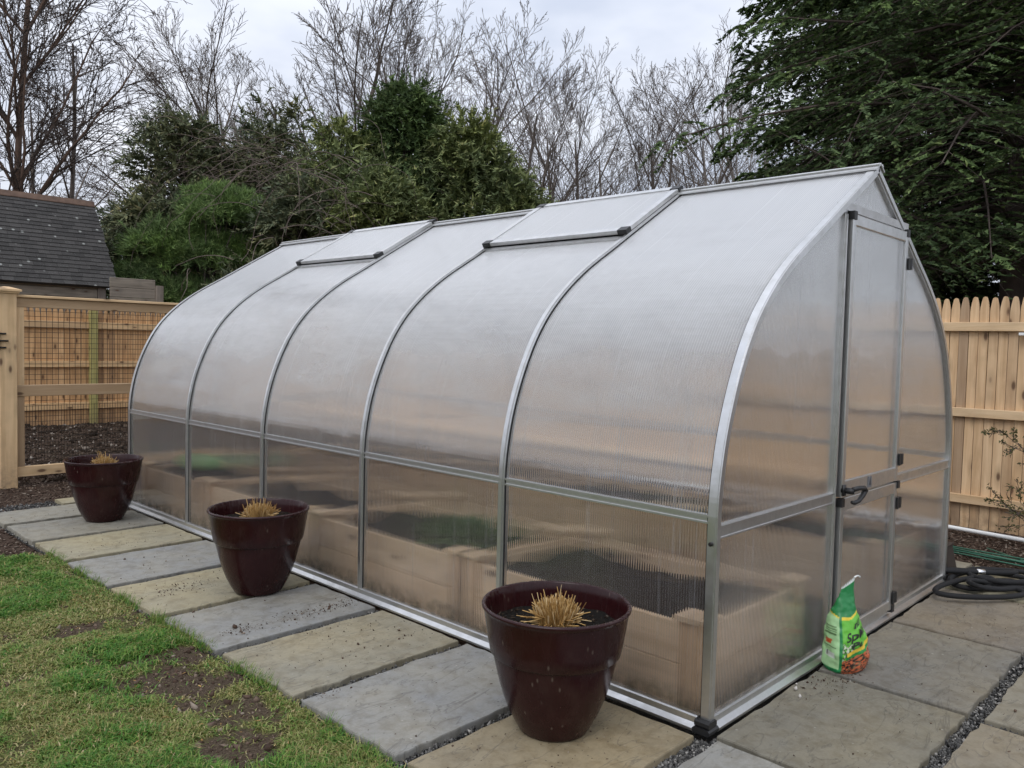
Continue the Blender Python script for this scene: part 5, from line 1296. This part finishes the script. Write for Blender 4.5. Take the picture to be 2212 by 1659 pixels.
own_bare(spot(140, 23), 'grey leafless tree with a forked trunk right of the shed ridge', 'bark_grey', 'bark_brown', seed=77, Ht=9.5, first=(0.22, 0.15, 0.1, 0.15), spread=(0.95, 0.5, 0.55, 0.6), wob=(0.03, 0.06, 0.1, 0.12, 0.14),
         upw=(0.01, 0.02, -0.01, -0.04, -0.05), ratio=(0.36, 0.5, 0.5, 0.5), nch=(1.7, 1.2, 1.0, 0.8), radius=0.11, rmin=0.0068, tilt=(0.02, 0.02))
own_bare(spot(70, 27), 'thin leafless tree between the two trunks behind the shed', 'bark_grey', 'bark_brown', seed=79, Ht=9.0, first=(0.25, 0.15, 0.1, 0.15), spread=(0.8, 0.5, 0.55, 0.6), wob=(0.03, 0.06, 0.1, 0.12, 0.14),
         upw=(0.01, 0.03, 0.0, -0.03, -0.04), ratio=(0.5, 0.5, 0.5, 0.5), nch=(1.4, 1.0, 0.9, 0.7), radius=0.10, rmin=0.0055)

# dead vines hanging over the dark evergreens
def vines(u, d, n, z0, z1, w_, lab, seed):
    rnd = random.Random(seed); c = spot(u, d); A0, A1, r0, r1 = [], [], [], []; ax = Vector(_r); fw = Vector((_d[0], _d[1], 0)).normalized()
    for _ in range(n):
        p = ax*rnd.gauss(0, w_)+fw*rnd.uniform(-0.45, 0.35)+Vector((0, 0, rnd.uniform(z0, z1)))
        dv = (ax*rnd.gauss(0, 1)+fw*rnd.gauss(0, 0.3)+Vector((0, 0, rnd.uniform(-0.2, 0.8)))).normalized(); rad = rnd.uniform(0.0035, 0.009)
        for i in range(rnd.randint(7, 16)):
            dv = (dv+Vector((rnd.gauss(0, 0.22), rnd.gauss(0, 0.22), -0.16))).normalized(); q = p+dv*0.16
            A0.append(tuple(p)); A1.append(tuple(q)); r0.append(rad); r1.append(rad*0.95); p = q; rad *= 0.95
    V, F = prisms(A0, A1, r0, r1, 4); o = np_mesh('vine_tangle', V, F, 'vine'); o.location = c; tag(o, lab, 'vine', 'dead vines on the evergreens', kind='stuff')
vines(480, 17.0, 260, 2.2, 5.6, 0.85, 'tangle of bare brown vines draped over the dark evergreens', 5)
vines(660, 14.4, 70, 2.2, 4.6, 0.7, 'thinner tangle of dead vines low beside the far roof end', 6)

# twiggy shrub by the right fence
s_ = bare_proto(91, 0.92, (0.1, 0.15, 0.1, 0.2), (0.75, 0.6, 0.6, 0.6), (0.08, 0.10, 0.12, 0.12, 0.1), (0.0, 0.03, 0.02, 0, 0), (0.75, 0.55, 0.5, 0.4), (1.3, 1.1, 0.7, 0.5), 0.010, 0.0018, maxlev=3)
e = empty('leafless_shrub', (4.12, -0.42, 0), 'twiggy shrub with a few small leaves at the right fence', 'shrub')
for nm, sg in (('stem', s_[0]), ('twig', s_[1])):
    o = bpy.data.objects.new(nm, seg_mesh(nm, sg, 4, 'bark_brown')); COL.objects.link(o); o.parent = e
tips = np.array([tuple(q) for p, q, a, b in s_[1]]); r = np.random.default_rng(9); tips = tips[r.random(len(tips)) < 0.5]; tips = np.repeat(tips, 3, 0); n = len(tips)
V, F = diamonds(tips+r.normal(0, .008, (n, 3)), r.normal(size=(n, 3)), r.normal(size=(n, 3)), r.uniform(0.012, 0.026, n), r.uniform(0.008, 0.014, n)); np_mesh('leaves', V, F, 'shrub_leaf', e)
